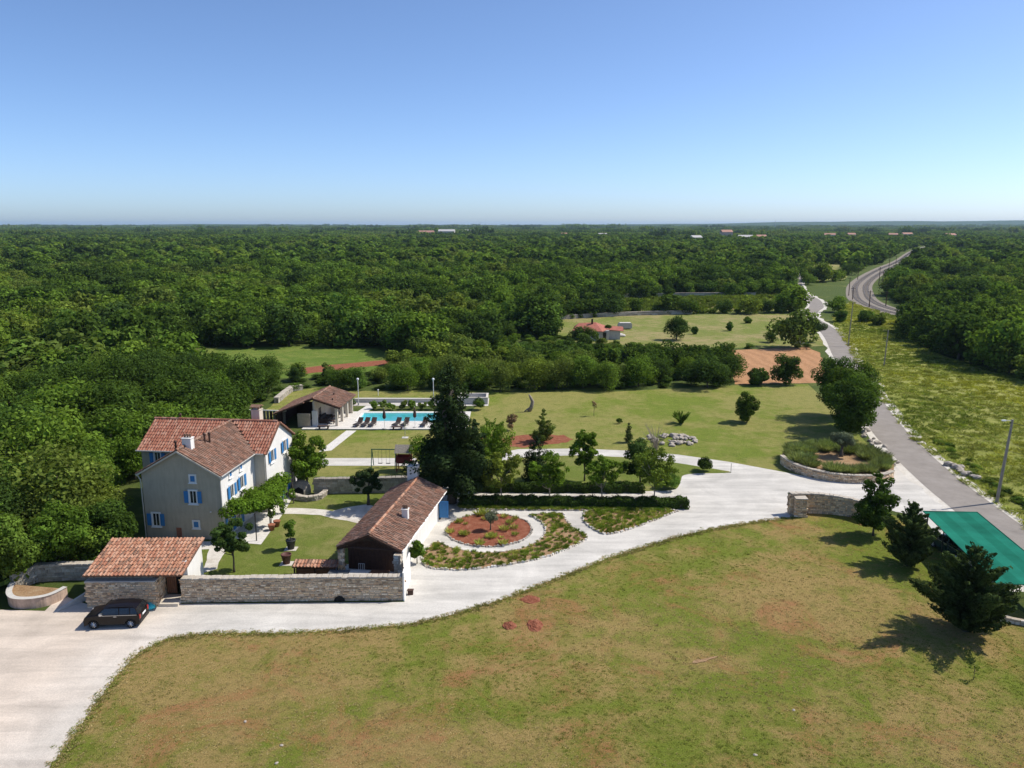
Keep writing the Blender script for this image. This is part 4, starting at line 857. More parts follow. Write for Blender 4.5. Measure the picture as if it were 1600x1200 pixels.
# ================================================================ VEGETATION
def rnd(seed): return np.random.default_rng(seed)
CLEAR = [
    [(-70, 5), (-70, 48), (-48, 52), (-41, 53.5), (-36.5, 55.5), (-31.5, 57.0), (-33.2, 62), (-34.5, 66), (-38, 71), (-38.3, 80), (-30, 84), (-31, 92), (-38, 101), (-39.5, 113), (-36.8, 124), (-31, 128), (-26, 125.8), (-6, 125.6), (15, 125.6), (34, 129), (50, 131.5), (60, 133), (60, 20), (60, 5)],
    FIELD_H, FIELD_V, [(p[0] + (1.5 if p[0] > 55 else 0), p[1]) for p in FIELD_R], FIELD_L, FIELD_S, FIELD_T, FIELD_U, MEADOW,
    [tuple(p) for p in rl[8:]] + [tuple(p) for p in rr_[8:]][::-1],
    [(86,222.76),(93.64,246.26),(103.36,279.83),(117.82,330.19),(133.53,374.96),(140.88,374.96),(124.69,320.6),(114.85,279.83),(81.07,195.9),(69.26,170.07)],
    [tuple(p) for p in ribbon(RAIL, 9, 11)[0]] + [tuple(p) for p in ribbon(RAIL, 9, 11)[1]][::-1],
    [(-84.99,279.83),(-66.53,289.67),(-38.02,289.67),(-36.75,279.83),(-63.78,277.48),(-82.25,270.63)], [(-260.87,605.98),(-239.91,628.63),(-180.59,584.9),(-168.94,546.8),(-215.92,565.21)], [(136.32,366.69),(162.32,374.96),(122.2,279.83),(98.44,239.07),(106.12,279.83)]]
def allowed(x, y):
    ok = np.ones(x.shape, bool)
    for p in CLEAR: ok &= ~inside(p, x, y)
    return ok
def jgrid(y0, y1, sp, side=.80, pad=45):
    gx = np.arange(-side * y1 - pad, side * y1 + pad, sp); gy = np.arange(y0, y1, sp); X, Y = np.meshgrid(gx, gy); X = X + (np.arange(len(gy)) % 2)[:, None] * sp * .5
    X = X.ravel() + rng.uniform(-.42, .42, X.size) * sp; Y = Y.ravel() + rng.uniform(-.42, .42, Y.size) * sp
    k = (np.abs(X) < side * Y + pad) & allowed(X, Y); return X[k], Y[k]
def wood_crown(name, seed, n, L, W, nl=20, rx=.46, z0=-.12):
    r = rnd(seed); lob = round_lobes(r, rx * (.9 + .25 * r.random()), z0, 1.0, nl, .40)
    # unit-height tree: scaled when placed
    return leaf_mesh(name, [leaf_arrays(lob, n, L, W, .2, .35, .62, r, .5)], 'leaf_mid'), lob
NEAR = [wood_crown('near_crown_%d' % i, 100 + i, 5200, .040, .026, 26) for i in range(6)]
MID = [wood_crown('mid_crown_%d' % i, 200 + i, 1500, .088, .058, 20) for i in range(7)]
FAR = [wood_crown('far_crown_%d' % i, 300 + i, 330, .19, .13, 12) for i in range(6)]
TR = [trunk_mesh('wood_trunk_%d' % i, rnd(400 + i), .55, .022, NEAR[i][1][:5]) for i in range(6)]
MATS = ['leaf_dark', 'leaf_mid', 'leaf_olive']; MP = [.40, .42, .18]
def tree_h(x, y):
    h = (4.3 + rng.gamma(2.0, 1.25, x.shape)) * (1 + .32 * drift_noise(x, y, 11.0))
    h = np.where((x > -40) & (x < -17) & (y > 120) & (y < 152), 3.9 + rng.normal(0, .6, x.shape), h)
    h = np.where((x >= -17) & (x < 60) & (y > 120) & (y < 185), 5.3 + rng.normal(0, .9, x.shape), h)
    h = np.where((x < -30) & (y < 120), 5.6 + rng.gamma(2.0, 1.0, x.shape), h)
    h = np.where((x > -40) & (x < -28) & (y < 68), 5.4 + rng.normal(0, .6, x.shape), h)
    h = np.where((x > -4) & (x < 62) & (y > 120) & (y < 186), np.minimum(h, 27.4 - .152 * y + rng.normal(0, .3, x.shape)), h)
    q = x / y; lim = 29.2 - .190 * y + np.where(rng.random(x.shape) < .3, 2.2, 0)   # trees stay low before the long clearing
    h = np.where((q > -.455) & (q < -.145) & (y > 90) & (y < 142), np.minimum(h, lim), h)
    return np.clip(h, .6, 11)
def drift_noise(x, y, L, s=0.0):
    return (np.sin(x / L + 1.7 * np.sin(y / L * .71 + s)) + np.sin(y / L * 1.13 + 1.9 * np.sin(x / L * .63 + 2 * s)) + .6 * np.sin((x + y) / L * 1.9 + s)) / 2.6
def species(x, y):
    """kinds grow in drifts"""
    f = np.sin(x * .071 + 1.3 * np.sin(y * .043)) + np.sin(y * .083 + 1.7 * np.sin(x * .037)) + rng.normal(0, .75, x.shape)
    return np.where(f > .35, 0, np.where(f > -1.25, 1, 2))
X, Y = jgrid(44, 430, 4.6); keep = (rng.random(X.size) > .07) & ((drift_noise(X, Y, 17.0, 1.0) > -.60) | (np.hypot(X, Y) < 150)); X, Y = X[keep], Y[keep]
Hh = tree_h(X, Y); ok = Hh > 1.3; X, Y, Hh = X[ok], Y[ok], Hh[ok]; Sp = species(X, Y); D = np.hypot(X, Y)
view = np.abs(X) < .655 * Y * 1.02 + 2
order = np.argsort(np.where(view, D, 1e9))[:300]; ind = np.zeros(X.size, bool); ind[order] = True
LOOK = ['dark green', 'mid green', 'pale olive green']
def zone(x, y):
    q = x / y
    if x < -26 and y < 64: return 'beside the garage and curved planter'
    if x < -26 and y < 90: return 'close to the left side of the grey house' if q > -.52 else 'at the left picture edge level with the house'
    if x < -30 and y < 125: return 'in the wood behind the house roof' if q > -.42 else ('in the wood up left of the house' if q > -.54 else 'at the left picture edge behind the house')
    if y < 210 and x < 62:
        for lim, nm in ((-.44, 'in the wood left of the green clearing'), (-.30, 'below the green clearing'), (-.19, 'behind the pool house'), (-.08, 'behind the pool'), (.02, 'behind the cedar'), (.12, 'behind the middle of the rear lawn'), (.22, 'below the red roofed house')):
            if q < lim: return nm + (', front row' if y < 134 else (', middle rows' if y < 155 else ', back rows'))
        return 'beside the ploughed red field'
    return 'in the wood right of the meadow' if x > 0 else 'in the wood across the plain'
for i in order:
    x, y, h = X[i], Y[i], Hh[i]; k = rng.integers(6); lab = '%s %s broadleaf tree %s' % ('low' if h < 4.6 else ('tall' if h > 7 else 'medium'), LOOK[Sp[i]], zone(x, y))
    t = thing('broadleaf_tree', lab, 'tree', (x, y, 0), rng.uniform(0, 6.28), 'trees ' + zone(x, y)); s = h * rng.uniform(.9, 1.25); t.scale = (s, s, h)
    cm = (NEAR if D[i] < 140 else MID)[k][0]; c = obj('crown', cm, None, t); c.material_slots[0].link = 'OBJECT'; c.material_slots[0].material = M[MATS[Sp[i]]]
    obj('trunk', TR[k], None, t)
X, Y, Hh, Sp = X[~ind], Y[~ind], Hh[~ind], Sp[~ind]
src = [(m[0], k) for k in MATS for m in MID]; P = [np.stack([X, Y, 0 * X], 1)]; n = X.size
s = Hh * rng.uniform(.9, 1.25, n); S = [np.stack([s, s, Hh], 1)]; I = [Sp * 7 + rng.integers(0, 7, n)]
X, Y = jgrid(430, 1250, 6.6); keep = drift_noise(X, Y * .6, 24.0, 2.0) > -.58; X, Y = X[keep], Y[keep]; n = X.size; Hh = np.clip((4.4 + rng.gamma(2.0, 1.6, n)) * (1 + .3 * drift_noise(X, Y, 20.0)), 3, 14); s = Hh * rng.uniform(1.0, 1.4, n)
P.append(np.stack([X, Y, 0 * X], 1)); S.append(np.stack([s, s, Hh], 1)); I.append(21 + species(X * .5, Y * .5) * 6 + rng.integers(0, 6, n)); src += [(m[0], k) for k in MATS for m in FAR]
# wider groves for the distance: a dozen crowns each
def grove(name, seed):
    r = rnd(seed); parts = []
    for _ in range(16):
        x, y = r.normal(0, 9, 2); h = 6 + 3 * r.random(); lob = [((x + a, y + b, c), d, e * h, f * h) for (a, b, c), d, e, f in [((q[0][0] * h * 1.2, q[0][1] * h * 1.2, q[0][2] * h), q[1], q[2], q[3] * 1.2) for q in round_lobes(r, .46, .1, 1, 7, .55)]]
        parts.append(leaf_arrays(lob, 110, 2.1, 1.6, .2, .4, .7, r))
    return leaf_mesh(name, parts, 'leaf_mid')
GR = [grove('grove_%d' % i, 500 + i) for i in range(5)]; b0 = len(src); src += [(m, k) for k in MATS for m in GR]
for (y0, y1, sp, sc, hz) in ((1250, 3400, 27, 1.0, 1.0), (3400, 8900, 62, 2.3, 1.35)):
    X, Y = jgrid(y0, y1, sp, .76); keep = drift_noise(X, Y * .5, sp * 3.5, 3.0) > -.66; X, Y = X[keep], Y[keep]; n = X.size; s = sc * rng.uniform(.85, 1.25, n)
    P.append(np.stack([X, Y, 0 * X], 1)); S.append(np.stack([s, s, hz * rng.uniform(.7, 1.35, n) * np.where(rng.random(n) < .05, 1.7, 1) * (1 + .25 * drift_noise(X, Y, sp * 5))], 1)); I.append(b0 + species(X * .12, Y * .12) * 5 + rng.integers(0, 5, n))
P = np.concatenate(P); scatter('distant_wood', src, P, rng.uniform(0, 6.28, len(P)), np.concatenate(S), np.concatenate(I), 'wide green wood covering the plain to the horizon', 'wood')

# undergrowth filling the foot of the nearer woods
X, Y = jgrid(50, 240, 2.6); keep = (rng.random(X.size) > .35) & (X > -45) & (Y > 118) & (X < 70); X, Y = X[keep], Y[keep]; n = X.size
scatter('undergrowth', [(m[0], k) for k in MATS for m in MID[:4]], np.stack([X, Y, 0 * X], 1), rng.uniform(0, 6.28, n), np.stack([rng.uniform(1.8, 3.0, n)] * 2 + [np.where((X / Y < -.145) & (Y < 142), .7, 1.0) * rng.uniform(.8, 2.0, n)], 1), species(X * 2, Y * 2) * 4 + rng.integers(0, 4, n), 'low scrub at the foot of the nearer trees', 'undergrowth')

# ---- individual trees and shrubs of the garden -------------------
def plant(name, label, cat, uv, lobes, n, L, W, mat, trunk_h=0, trunk_r=.1, align=.2, up=.3, seed=1, bark='bark', shell=.62, z=0.0, limbs=5, group=None, lean=.03):
    t = thing(name, label, cat, (*uv, z), 0, group); r = rnd(seed)
    obj('crown', leaf_mesh(name + '_crown', [leaf_arrays(lobes, n, L, W, align, up, shell, r)], mat), None, t)
    if trunk_h: obj('trunk', trunk_mesh(name + '_trunk', r, trunk_h, trunk_r, lobes[:limbs], bark, lean), None, t)
    return t
# big dark cedar and its neighbours
r = rnd(11); lob = cone_lobes(r, 2.75, 2.4, 13.5, 17, 9, -.12, .24, .66, .30, .26)
plant('cedar_tree', 'tall dark cedar towering behind the long low building', 'tree', (-5.95, 73.0), lob, 32000, .30, .14, 'leaf_conifer', 11.5, .42, .35, .35, 11, limbs=0)
r = rnd(12); lob = cone_lobes(r, 1.8, 1.8, 7.2, 9, 7, .0, .3, .6, .3, .2)
plant('conifer_tree', 'second dark conifer with pale trunk right of the tall cedar', 'tree', (-3.82,76.38), lob, 13000, .30, .13, 'leaf_conifer', 7.0, .26, .35, .3, 12, 'bark_pale', limbs=0)
r = rnd(13); lob = cone_lobes(r, 2.3, 1.6, 6.0, 7, 8, .9, .25, .6, .22, .3)
plant('plum_tree', 'light green tree with upswept branches right of the dark conifers', 'tree', (-2.22,80.5), lob, 7000, .24, .12, 'leaf_bright', 3.0, .12, .4, .3, 13)
r = rnd(14); plant('broadleaf_shrub', 'light green shrub beside the play tower left of the cedar', 'shrub', (-9.84,81.81), round_lobes(r, 1.9, .4, 4.6, 16, .45), 4500, .22, .12, 'leaf_bright', 2.0, .08, seed=14)
# avenue of young trees along the hedges
for i, (uv, h, lab, mt, rx) in enumerate((((-1.08,73.36), 5.3, 'leftmost of the four young trees in front of the hedges', 'leaf_yellowish', 2.0), ((3.69,73.54), 4.9, 'second from the left of the four young trees at the hedge', 'leaf_bright', 1.9), ((8.91,73.54), 4.7, 'third from the left of the four young trees at the hedge', 'leaf_bright', 1.8), ((14.07,73.18), 5.6, 'rightmost of the four young trees in front of the hedges', 'leaf_olive', 2.0))):
    r = rnd(20 + i); plant('young_tree', lab, 'tree', uv, round_lobes(r, rx * 1.2, 1.4, h * 1.08, 70, .19, spread=.88), 5400, .21, .13, mt, 3.2, .075, .2, .3, 20 + i, 'bark_pale', .2, limbs=14, group='young trees along the hedges')
r = rnd(25); plant('young_tree', 'upright maple on the grass island between hedge and back path', 'tree', (7.75,79.64), round_lobes(r, 1.75, 1.5, 6.2, 50, .22, top=.7, spread=.9), 4600, .26, .15, 'leaf_bright', 3.6, .09, .2, .3, 25, limbs=9, shell=.5)
r = rnd(26); plant('dense_tree', 'dense dark tree on the island behind the rightmost young tree', 'tree', (13.54,78.6), round_lobes(r, 1.9, -.2, 5.9, 30, .34), 8500, .22, .13, 'leaf_dark', 2.5, .1, .2, .3, 26)
r = rnd(27); plant('cypress_tree', 'dark pyramidal cypress on the grass island near the left', 'tree', (2.61,79.64), cone_lobes(r, 1.45, .3, 4.6, 9, 7, .5, .2, .6, .35, .2), 6500, .22, .10, 'leaf_conifer', 2, .08, .4, .3, 27, limbs=0)
r = rnd(28); plant('conifer_shrub', 'olive green young conifer standing at the red soil patch', 'shrub', (3.97,95.18), cone_lobes(r, 1.5, .2, 4.0, 8, 6, .5, .3, .6, .24, .15), 3800, .26, .10, 'leaf_olive', 2.5, .07, .5, .3, 28, limbs=0)
r = rnd(29); plant('dry_shrub', 'brown withered shrub on the lawn left of the young conifer', 'shrub', (0,100.81), round_lobes(r, 1.6, .2, 2.7, 12, .3), 900, .26, .12, 'leaf_dry', 2.2, .06, .2, .3, 29, limbs=9)
r = rnd(30); plant('round_bush', 'clipped round bush at the tip of the grass island', 'bush', (21.44,82.94), round_lobes(r, .95, .05, 1.75, 14, .5), 3200, .15, .10, 'leaf_hedge', 0, seed=30)
r = rnd(31); plant('round_bush', 'broad rounded bush at the right end of the rear hedge', 'bush', (16.51,77.17), round_lobes(r, 1.5, .05, 1.9, 16, .5), 4200, .16, .10, 'leaf_mid', 0, seed=31)
r = rnd(32); plant('laurel_bush', 'large egg shaped bush alone on the rear lawn', 'bush', (32.63,104.92), round_lobes(r, 1.8, -.5, 4.8, 50, .28, spread=.82), 9500, .20, .12, 'leaf_dark', 1.0, .1, seed=32)
r = rnd(33); lob = [((.5 * math.cos(a_), .5 * math.sin(a_), .7), tuple(np.array((math.cos(a_) * .8, math.sin(a_) * .8, b_)) / np.linalg.norm((.8, b_))), 1.05, .12) for a_, b_ in zip(r.uniform(0, 6.28, 44), r.uniform(.3, 1.7, 44))]
plant('yucca', 'spiky dark yucca on the rear lawn', 'shrub', (23.32,104.22), lob, 2600, .40, .07, 'leaf_mid', 0, align=.85, seed=33)
r = rnd(34); plant('sapling', 'thin sapling with sparse crown on the rear lawn', 'sapling', (11.76,108.61), round_lobes(r, .55, .8, 2.5, 8, .4), 260, .16, .09, 'leaf_dry', 2.0, .035, seed=34)
r = rnd(35); plant('young_cypress', 'little pointed cypress on the lawn near the stone heap', 'shrub', (14.71,94.88), cone_lobes(r, .75, .1, 2.3, 7, 6, .9, .2, .6, .4, .2), 1900, .15, .07, 'leaf_cypress', 0, align=.5, seed=35)
r = rnd(36); plant('small_bush', 'tiny dark bush in the middle of the rear lawn', 'bush', (14.84,104.22), round_lobes(r, .5, .02, .95, 8, .5), 700, .13, .08, 'leaf_dark', 0, seed=36)
r = rnd(37); plant('small_bush', 'low dark bush behind the second young tree on the island', 'bush', (-0.21,82.72), round_lobes(r, .8, .02, 1.2, 8, .5), 1200, .15, .09, 'leaf_dark', 0, seed=37)
r = rnd(38); plant('small_bush', 'dark bush below the dense tree on the island', 'bush', (12.39,82.94), round_lobes(r, .8, .02, 1.5, 8, .5), 1200, .15, .09, 'leaf_dark', 0, seed=38)
rs = thing('reed_shrub', 'bare brown stems of a fountain shrub before the stone heap', 'shrub', (17.06,89.05)); st = MB(); r = rnd(39)
for k in range(46):
    a_ = r.uniform(0, 6.28); q = r.uniform(.5, 1.9); h = r.uniform(2.2, 4.0); st.tube([(0, 0, 0), (q * .35 * math.cos(a_), q * .35 * math.sin(a_), h * .6), (q * math.cos(a_), q * math.sin(a_), h)], [.025, .018, .008], 4)
st.build('stems', 'bark_pale', rs)
# roadside oaks, field trees
for i, (uv, h, rx, lab) in enumerate((((42.9, 96.0), 9.6, 4.3, 'front one of the large dark oaks beside the lane'), ((45.6, 101.5), 10.2, 4.4, 'middle one of the large dark oaks beside the lane'), ((46.6, 108.0), 10.0, 4.2, 'rear one of the large dark oaks beside the lane'))):
    r = rnd(40 + i); plant('oak_tree', lab, 'tree', uv, round_lobes(r, rx, .3, h, 60, .28), 17000, .30, .19, 'leaf_dark', 4.0, .25, .2, .3, 40 + i, limbs=8, group='oaks beside the lane')
for i, (uv, h, rx, lab, mt) in enumerate((((47,130.89), 6.0, 2.9, 'round crowned tree at the lower edge of the ploughed red field', 'leaf_dark'), ((42.11,130.35), 3.6, 2.0, 'low bush left of the round tree at the red field', 'leaf_dark'), ((39.14,183.66), 6.6, 3.5, 'lone dark tree in the far field right of the red roofed house', 'leaf_dark'), ((32.84,128.23), 6.2, 4.6, 'broad dark tree at the right end of the tree belt', 'leaf_dark'), ((70.41,180.57), 6.0, 3.0, 'dark tree leaning over the lane by the red field', 'leaf_dark'), ((92.24,218.28), 4.0, 2.4, 'bushy tree between lane and railway', 'leaf_mid'), ((99.45,218.28), 3.8, 3.2, 'low bush beside the curve of the railway', 'leaf_mid'), ((99.96,211.2), 3.6, 3.4, 'spreading bush at the near side of the railway curve', 'leaf_olive'), ((97.9,191.27), 7.0, 4.4, 'dense dark tree where the railway disappears', 'leaf_dark'), ((60.49,179.56), 3.4, 2.0, 'crooked small tree in the far field', 'leaf_dark'), ((56.12,199.52), 2.8, 1.0, 'thin young tree in the middle of the far field', 'leaf_mid'), ((68.5,199.52), 3.0, 1.1, 'thin young tree at the right of the far field', 'leaf_dark'), ((45.67,193.56), 2.4, 1.0, 'thin young tree beside the lone dark tree', 'leaf_mid'), ((65.44,215.39), 2.2, 1.2, 'small shrub high in the far field', 'leaf_mid'), ((74.18,205.85), 3.2, 2.4, 'loose leafy tree at the right border of the far field', 'leaf_mid'), ((134.05,354.93), 6.5, 6.0, 'bushy tree at the far end of the lane', 'leaf_mid'), ((182.61,422.52), 9.0, 7.0, 'dark round tree left of the far railway', 'leaf_dark'), ((16.16,173.75), 5.0, 4.2, 'dark tree in front of the red roofed house', 'leaf_dark'), ((23.25,185.77), 4.0, 1.4, 'slim dark tree at the corner of the red roofed house', 'leaf_dark'))):
    r = rnd(50 + i); plant('field_tree' if h > 4 else 'field_shrub', lab, 'tree' if h > 4 else 'shrub', uv, round_lobes(r, rx, -.5 if i not in (4,) else 1.2, h, 34, .34), 5200 if h > 3.5 else 1300, .34, .22, mt, h * .5, .15, .2, .3, 50 + i)
# entrance and right front
r = rnd(70); plant('laurel_tree', 'slim dark broadleaf tree at the end of the gate wall', 'tree', (31.92,64.77), cone_lobes(r, 1.55, .9, 5.5, 9, 7, .55, .25, .6, .32, .30), 8000, .24, .15, 'leaf_dark', 3.0, .09, .2, .3, 70)
r = rnd(71); plant('cypress_bush', 'smaller of the two shaggy cypresses by the green canopy', 'tree', (31.9,58.58), cone_lobes(r, 2.2, .2, 5.0, 9, 9, .8, .22, .7, .17, .2), 13000, .30, .10, 'leaf_cypress', 2.5, .14, .55, .3, 71, limbs=0)
r = rnd(72); plant('cypress_bush', 'larger of the two shaggy cypresses in front of the green canopy', 'tree', (30.68,48.3), cone_lobes(r, 2.9, .2, 5.7, 10, 11, .7, .24, .7, .15, .18), 22000, .30, .10, 'leaf_cypress', 3, .18, .55, .3, 72, limbs=0)
r = rnd(73); plant('sapling', 'tiny bare sapling on the front lawn at the lower right', 'sapling', (27.91,42.55), round_lobes(r, .35, .4, 1.3, 6, .4), 70, .12, .06, 'leaf_mid', 1.0, .02, seed=73)
r = rnd(74); plant('olive_tree', 'round headed olive tree in the middle of the lavender planter', 'tree', (38.0, 86.4), round_lobes(r, 1.75, .8, 3.0, 24, .42), 8000, .16, .07, 'leaf_grey', 1.4, .22, .2, .3, 74, z=.72)
for i, (xy, h, lab) in enumerate((((-37.8, 54.6), 6.2, 'leafy tree behind the left end of the curved planter'), ((-35.3, 57.2), 6.6, 'leafy tree above the shaded terrace wall by the garage'), ((-32.6, 59.6), 5.4, 'dark tree between the garage roof and the grey house'))):
    r = rnd(180 + i); plant('broadleaf_tree', lab, 'tree', xy, round_lobes(r, 2.5, .6, h, 34, .34), 11000, .24, .15, ('leaf_mid', 'leaf_mid', 'leaf_dark')[i], 3.0, .13, seed=180 + i)
# courtyard
r = rnd(80); plant('fruit_tree', 'leafy light green tree beside the rear wing of the grey house', 'tree', (-21.2,76.77), round_lobes(r, 2.3, .9, 6.5, 56, .25, spread=.85), 9000, .24, .15, 'leaf_bright', 3.0, .14, .2, .3, 80)
r = rnd(81); plant('pine_tree', 'round topped grey green pine left of the long low building', 'tree', (-14.06,72.46), round_lobes(r, 1.8, 1.1, 3.9, 40, .26, flat=.8, spread=.85), 7500, .20, .07, 'leaf_conifer', 2.2, .16, .3, .3, 81)
r = rnd(82); plant('small_tree', 'small dark tree on the lawn in front of the grey house', 'tree', (-21.99,57.41), round_lobes(r, 1.75, 1.3, 4.5, 46, .22, spread=.9), 4600, .24, .14, 'leaf_dark', 2.6, .085, .2, .3, 82, limbs=9)
r = rnd(83); lob = [((-1.1 + r.normal() * .8, y_, 2.8 + r.normal() * .25), (0, 0, 1), .5, .85) for y_ in np.concatenate([np.linspace(-.2, 9.4, 22), np.linspace(1, 5.5, 22)])] + [((0 + r.normal() * .1 - .03 * y_, y_, r.uniform(.6, 2.4)), (0, 0, 1), .6, .38) for y_ in (3.3, 3.4, 6.5, 6.6, 9.3)]
vt = thing('grape_vine', 'bright green vine spread over the iron pergola', 'vine', (-22.2, 63.6, 0), R(-5.7)); obj('crown', leaf_mesh('vine_crown', [leaf_arrays(lob, 15000, .22, .16, .1, .5, .5, r)], 'leaf_bright'), None, vt)
sv = MB()
for x, y in ((-.1, 3.4), (-.25, 6.7), (-.25, 9.3)): sv.tube([(x, y, 0), (x + .05, y, 1.2), (x - .1, y, 2.6)], [.05, .04, .03], 6)
sv.build('stem', 'bark', vt)
r = rnd(84); plant('wall_shrub', 'dark green shrub against the sunny wall of the long low building', 'shrub', (-7.7, 59.0), round_lobes(r, .62, .3, 2.5, 14, .5), 2200, .18, .13, 'leaf_mid', .8, .05, seed=84)
r = rnd(85); st = thing('bare_climber', 'leafless grey climber on the rear wing wall', 'climber', (-22.35, 76.6, 0), 0); b = MB()
for k in range(40):
    a_ = r.uniform(-1, 1); b.tube([(a_ * .3, r.uniform(-.2, .2), 0), (a_ * .7 + .1, r.normal() * .2, r.uniform(1.5, 2.5)), (a_ * .9, r.normal() * .3, r.uniform(3, 4.6))], [.03, .02, .008], 4)
b.build('stems', 'bark_pale', st)
# shrubs by the pool
for i in range(9):
    r = rnd(90 + i); plant('rose_shrub', '%s leafy shrub from the left in the row between pool and service lane' % ['first', 'second', 'third', 'fourth', 'fifth', 'sixth', 'seventh', 'eighth', 'ninth'][i], 'shrub', (-20.6 + i * 1.45, 112.6 + r.normal() * .2), round_lobes(r, .9, .1, 1.25 + .3 * r.random(), 10, .42), 1000, .20, .13, 'leaf_olive' if i % 2 else 'leaf_mid', .5, .05, seed=90 + i, group='row of shrubs behind the pool')
r = rnd(100); plant('small_bush', 'dark bush in front of the open concrete tank', 'bush', (-5.04,112.54), round_lobes(r, 1.1, .02, 2.0, 12, .5), 2200, .18, .11, 'leaf_dark', 0, seed=100)
r = rnd(101); plant('small_bush', 'dark bush at the corner of the pool house', 'bush', (-23.87,112.14), round_lobes(r, .8, .02, 1.9, 10, .5), 1600, .18, .11, 'leaf_dark', 0, seed=101)
# clipped hedges
def hedge(label, a_, b_, w, h, seed):
    r = rnd(seed); L = math.dist(a_, b_); n = int(L * 1000); t = thing('hedge', label, 'hedge', (*a_, 0), math.atan2(b_[1] - a_[1], b_[0] - a_[0]), 'clipped hedges'); c = np.empty((n, 3)); nr = np.zeros((n, 3)); s = r.random(n)
    c[:, 0] = r.random(n) * L; f = r.random(n); q = h / (h * 2 + w)
    sd = np.where(f < q, 0, np.where(f < 2 * q, 1, 2)); wob = .09 * np.sin(c[:, 0] * 2.1) + .07 * np.sin(c[:, 0] * 5.3 + 1) + r.normal(0, .06, n)
    c[:, 1] = np.where(sd == 0, -w / 2 + wob, np.where(sd == 1, w / 2 + wob, (s - .5) * w)); c[:, 2] = np.where(sd == 2, h + wob, s * h)
    nr[:, 1] = np.where(sd == 0, -1, np.where(sd == 1, 1, 0)); nr[:, 2] = np.where(sd == 2, 1, .25); nr += r.normal(0, .5, (n, 3)); nr /= np.linalg.norm(nr, axis=1)[:, None]
    tt = r.normal(size=(n, 3)); tt -= (tt * nr).sum(1)[:, None] * nr; tt /= np.linalg.norm(tt, axis=1)[:, None]; k = (.7 + .6 * r.random(n))[:, None]
    obj('foliage', leaf_mesh('hedge_foliage', [(c, tt * .15 * k, np.cross(nr, tt) * .11 * k)], 'leaf_hedge'), None, t)
    b = MB(); b.box(.1, L - .1, -w / 2 + .15, w / 2 - .15, .0, h - .15).build('twig_core', 'bark', t)
hedge('long clipped front hedge behind the flower beds', (-5.21,72.46), (17.11,71.76), 1.2, .82, 110); hedge('clipped rear hedge at the edge of the grass island', (-3.83,76.48), (13.57,76.28), 1.1, .82, 111)
# lavender in the planter
def tuft_mesh(name, seed, n, h, spread, w, mat, droop=.5):
    r = rnd(seed); a_ = r.uniform(0, 6.28, n); q = np.sqrt(r.random(n)) * spread; d = np.stack([np.cos(a_) * droop * (.3 + q / spread), np.sin(a_) * droop * (.3 + q / spread), np.ones(n)], 1); d += r.normal(0, .15, (n, 3)); d /= np.linalg.norm(d, axis=1)[:, None]
    ln = h * (.6 + .6 * r.random(n)); base = np.stack([np.cos(a_) * q * .5, np.sin(a_) * q * .5, 0 * q], 1); s = np.cross(d, r.normal(size=(n, 3))); s /= np.linalg.norm(s, axis=1)[:, None]
    return leaf_mesh(name, [(base + d * ln[:, None] * .5, d * ln[:, None], s * w)], mat)
LV = [tuft_mesh('lavender_%d' % i, 120 + i, 900, .95, .95, .045, 'leaf_lavender', .75) for i in range(3)]
k = 0
for ringr, cnt in ((4.8, 15), (3.5, 8)):
    for i in range(cnt):
        a_ = 6.283 * i / cnt + rng.normal(0, .05)
        if ringr < 4 and not (math.sin(a_) > -.35): continue
        o = obj('lavender_bush', LV[k % 3], loc=(PC[0] + ringr * math.cos(a_), PC[1] + ringr * math.sin(a_), .70), rz=rng.uniform(0, 6)); sc = rng.uniform(.95, 1.3); o.scale = (sc * 1.15, sc * 1.15, sc)
        tag(o, 'green lavender clump in the raised planter at the entrance', 'lavender', 'lavender clumps in the round planter'); k += 1

# ---- flower beds -------------------------------------------------
def edging(parent, pts, closed, size=.2, mat='stone_pale'):
    at, L = wall_path(pts + ([pts[0]] if closed else [])); b = MB(); s = 0.0
    while s < L:
        w = size * random.uniform(.6, 1.5); p, d = at(s); m = Matrix.Translation((p[0] + random.gauss(0, .03), p[1] + random.gauss(0, .03), .0)) @ Matrix.Rotation(math.atan2(d[1], d[0]) + random.gauss(0, .3), 4, 'Z')
        h = random.uniform(.10, .2); x, y = w / 2, size * random.uniform(.3, .5); j = lambda: random.uniform(.6, .9)
        b.add([m @ Vector(v) for v in ((-x, -y, 0), (x, -y, 0), (x, y, 0), (-x, y, 0), (-x * j(), -y * j(), h), (x * j(), -y * j(), h), (x * j(), y * j(), h), (-x * j(), y * j(), h))], [(4, 5, 6, 7), (0, 1, 5, 4), (1, 2, 6, 5), (2, 3, 7, 6), (3, 0, 4, 7)]); s += w * 1.05
    b.build('edging_stones', mat, parent, kind='stuff')
BC = (-2.08,66.1); BR = 3.85
circ = [(BC[0] + BR * math.cos(R(a_)), BC[1] + BR * math.sin(R(a_))) for a_ in range(0, 360, 8)]
arc2 = [(BC[0] + (BR + 1.25) * math.cos(R(a_)), BC[1] + (BR + 1.25) * math.sin(R(a_))) for a_ in range(212, 408, 8)]
BED2 = arc2 + smooth_line([(4.88,70.22),(5,68.42),(5.55,66.25),(6.55,64.06),(3.3,60.56),(0,58.83),(-3.31,57.81),(-5.61,57.87),(-6.79,58.34),(-7.34,59.56),(-7.32,61.34),(-6.82,62.81)], 3)
BED3 = smooth_line([(7.24,70.64),(6.74,69.23),(6.73,67.78),(7.48,65.95),(8.69,64.99),(11.68,67.01),(15.09,70.05),(15.72,70.72),(12.93,70.98),(9.86,70.98)], 3, True)
BED4 = [(-4.81,71.07),(15.1,70.72),(15.24,71.41),(-5.24,71.93)]
beds = []
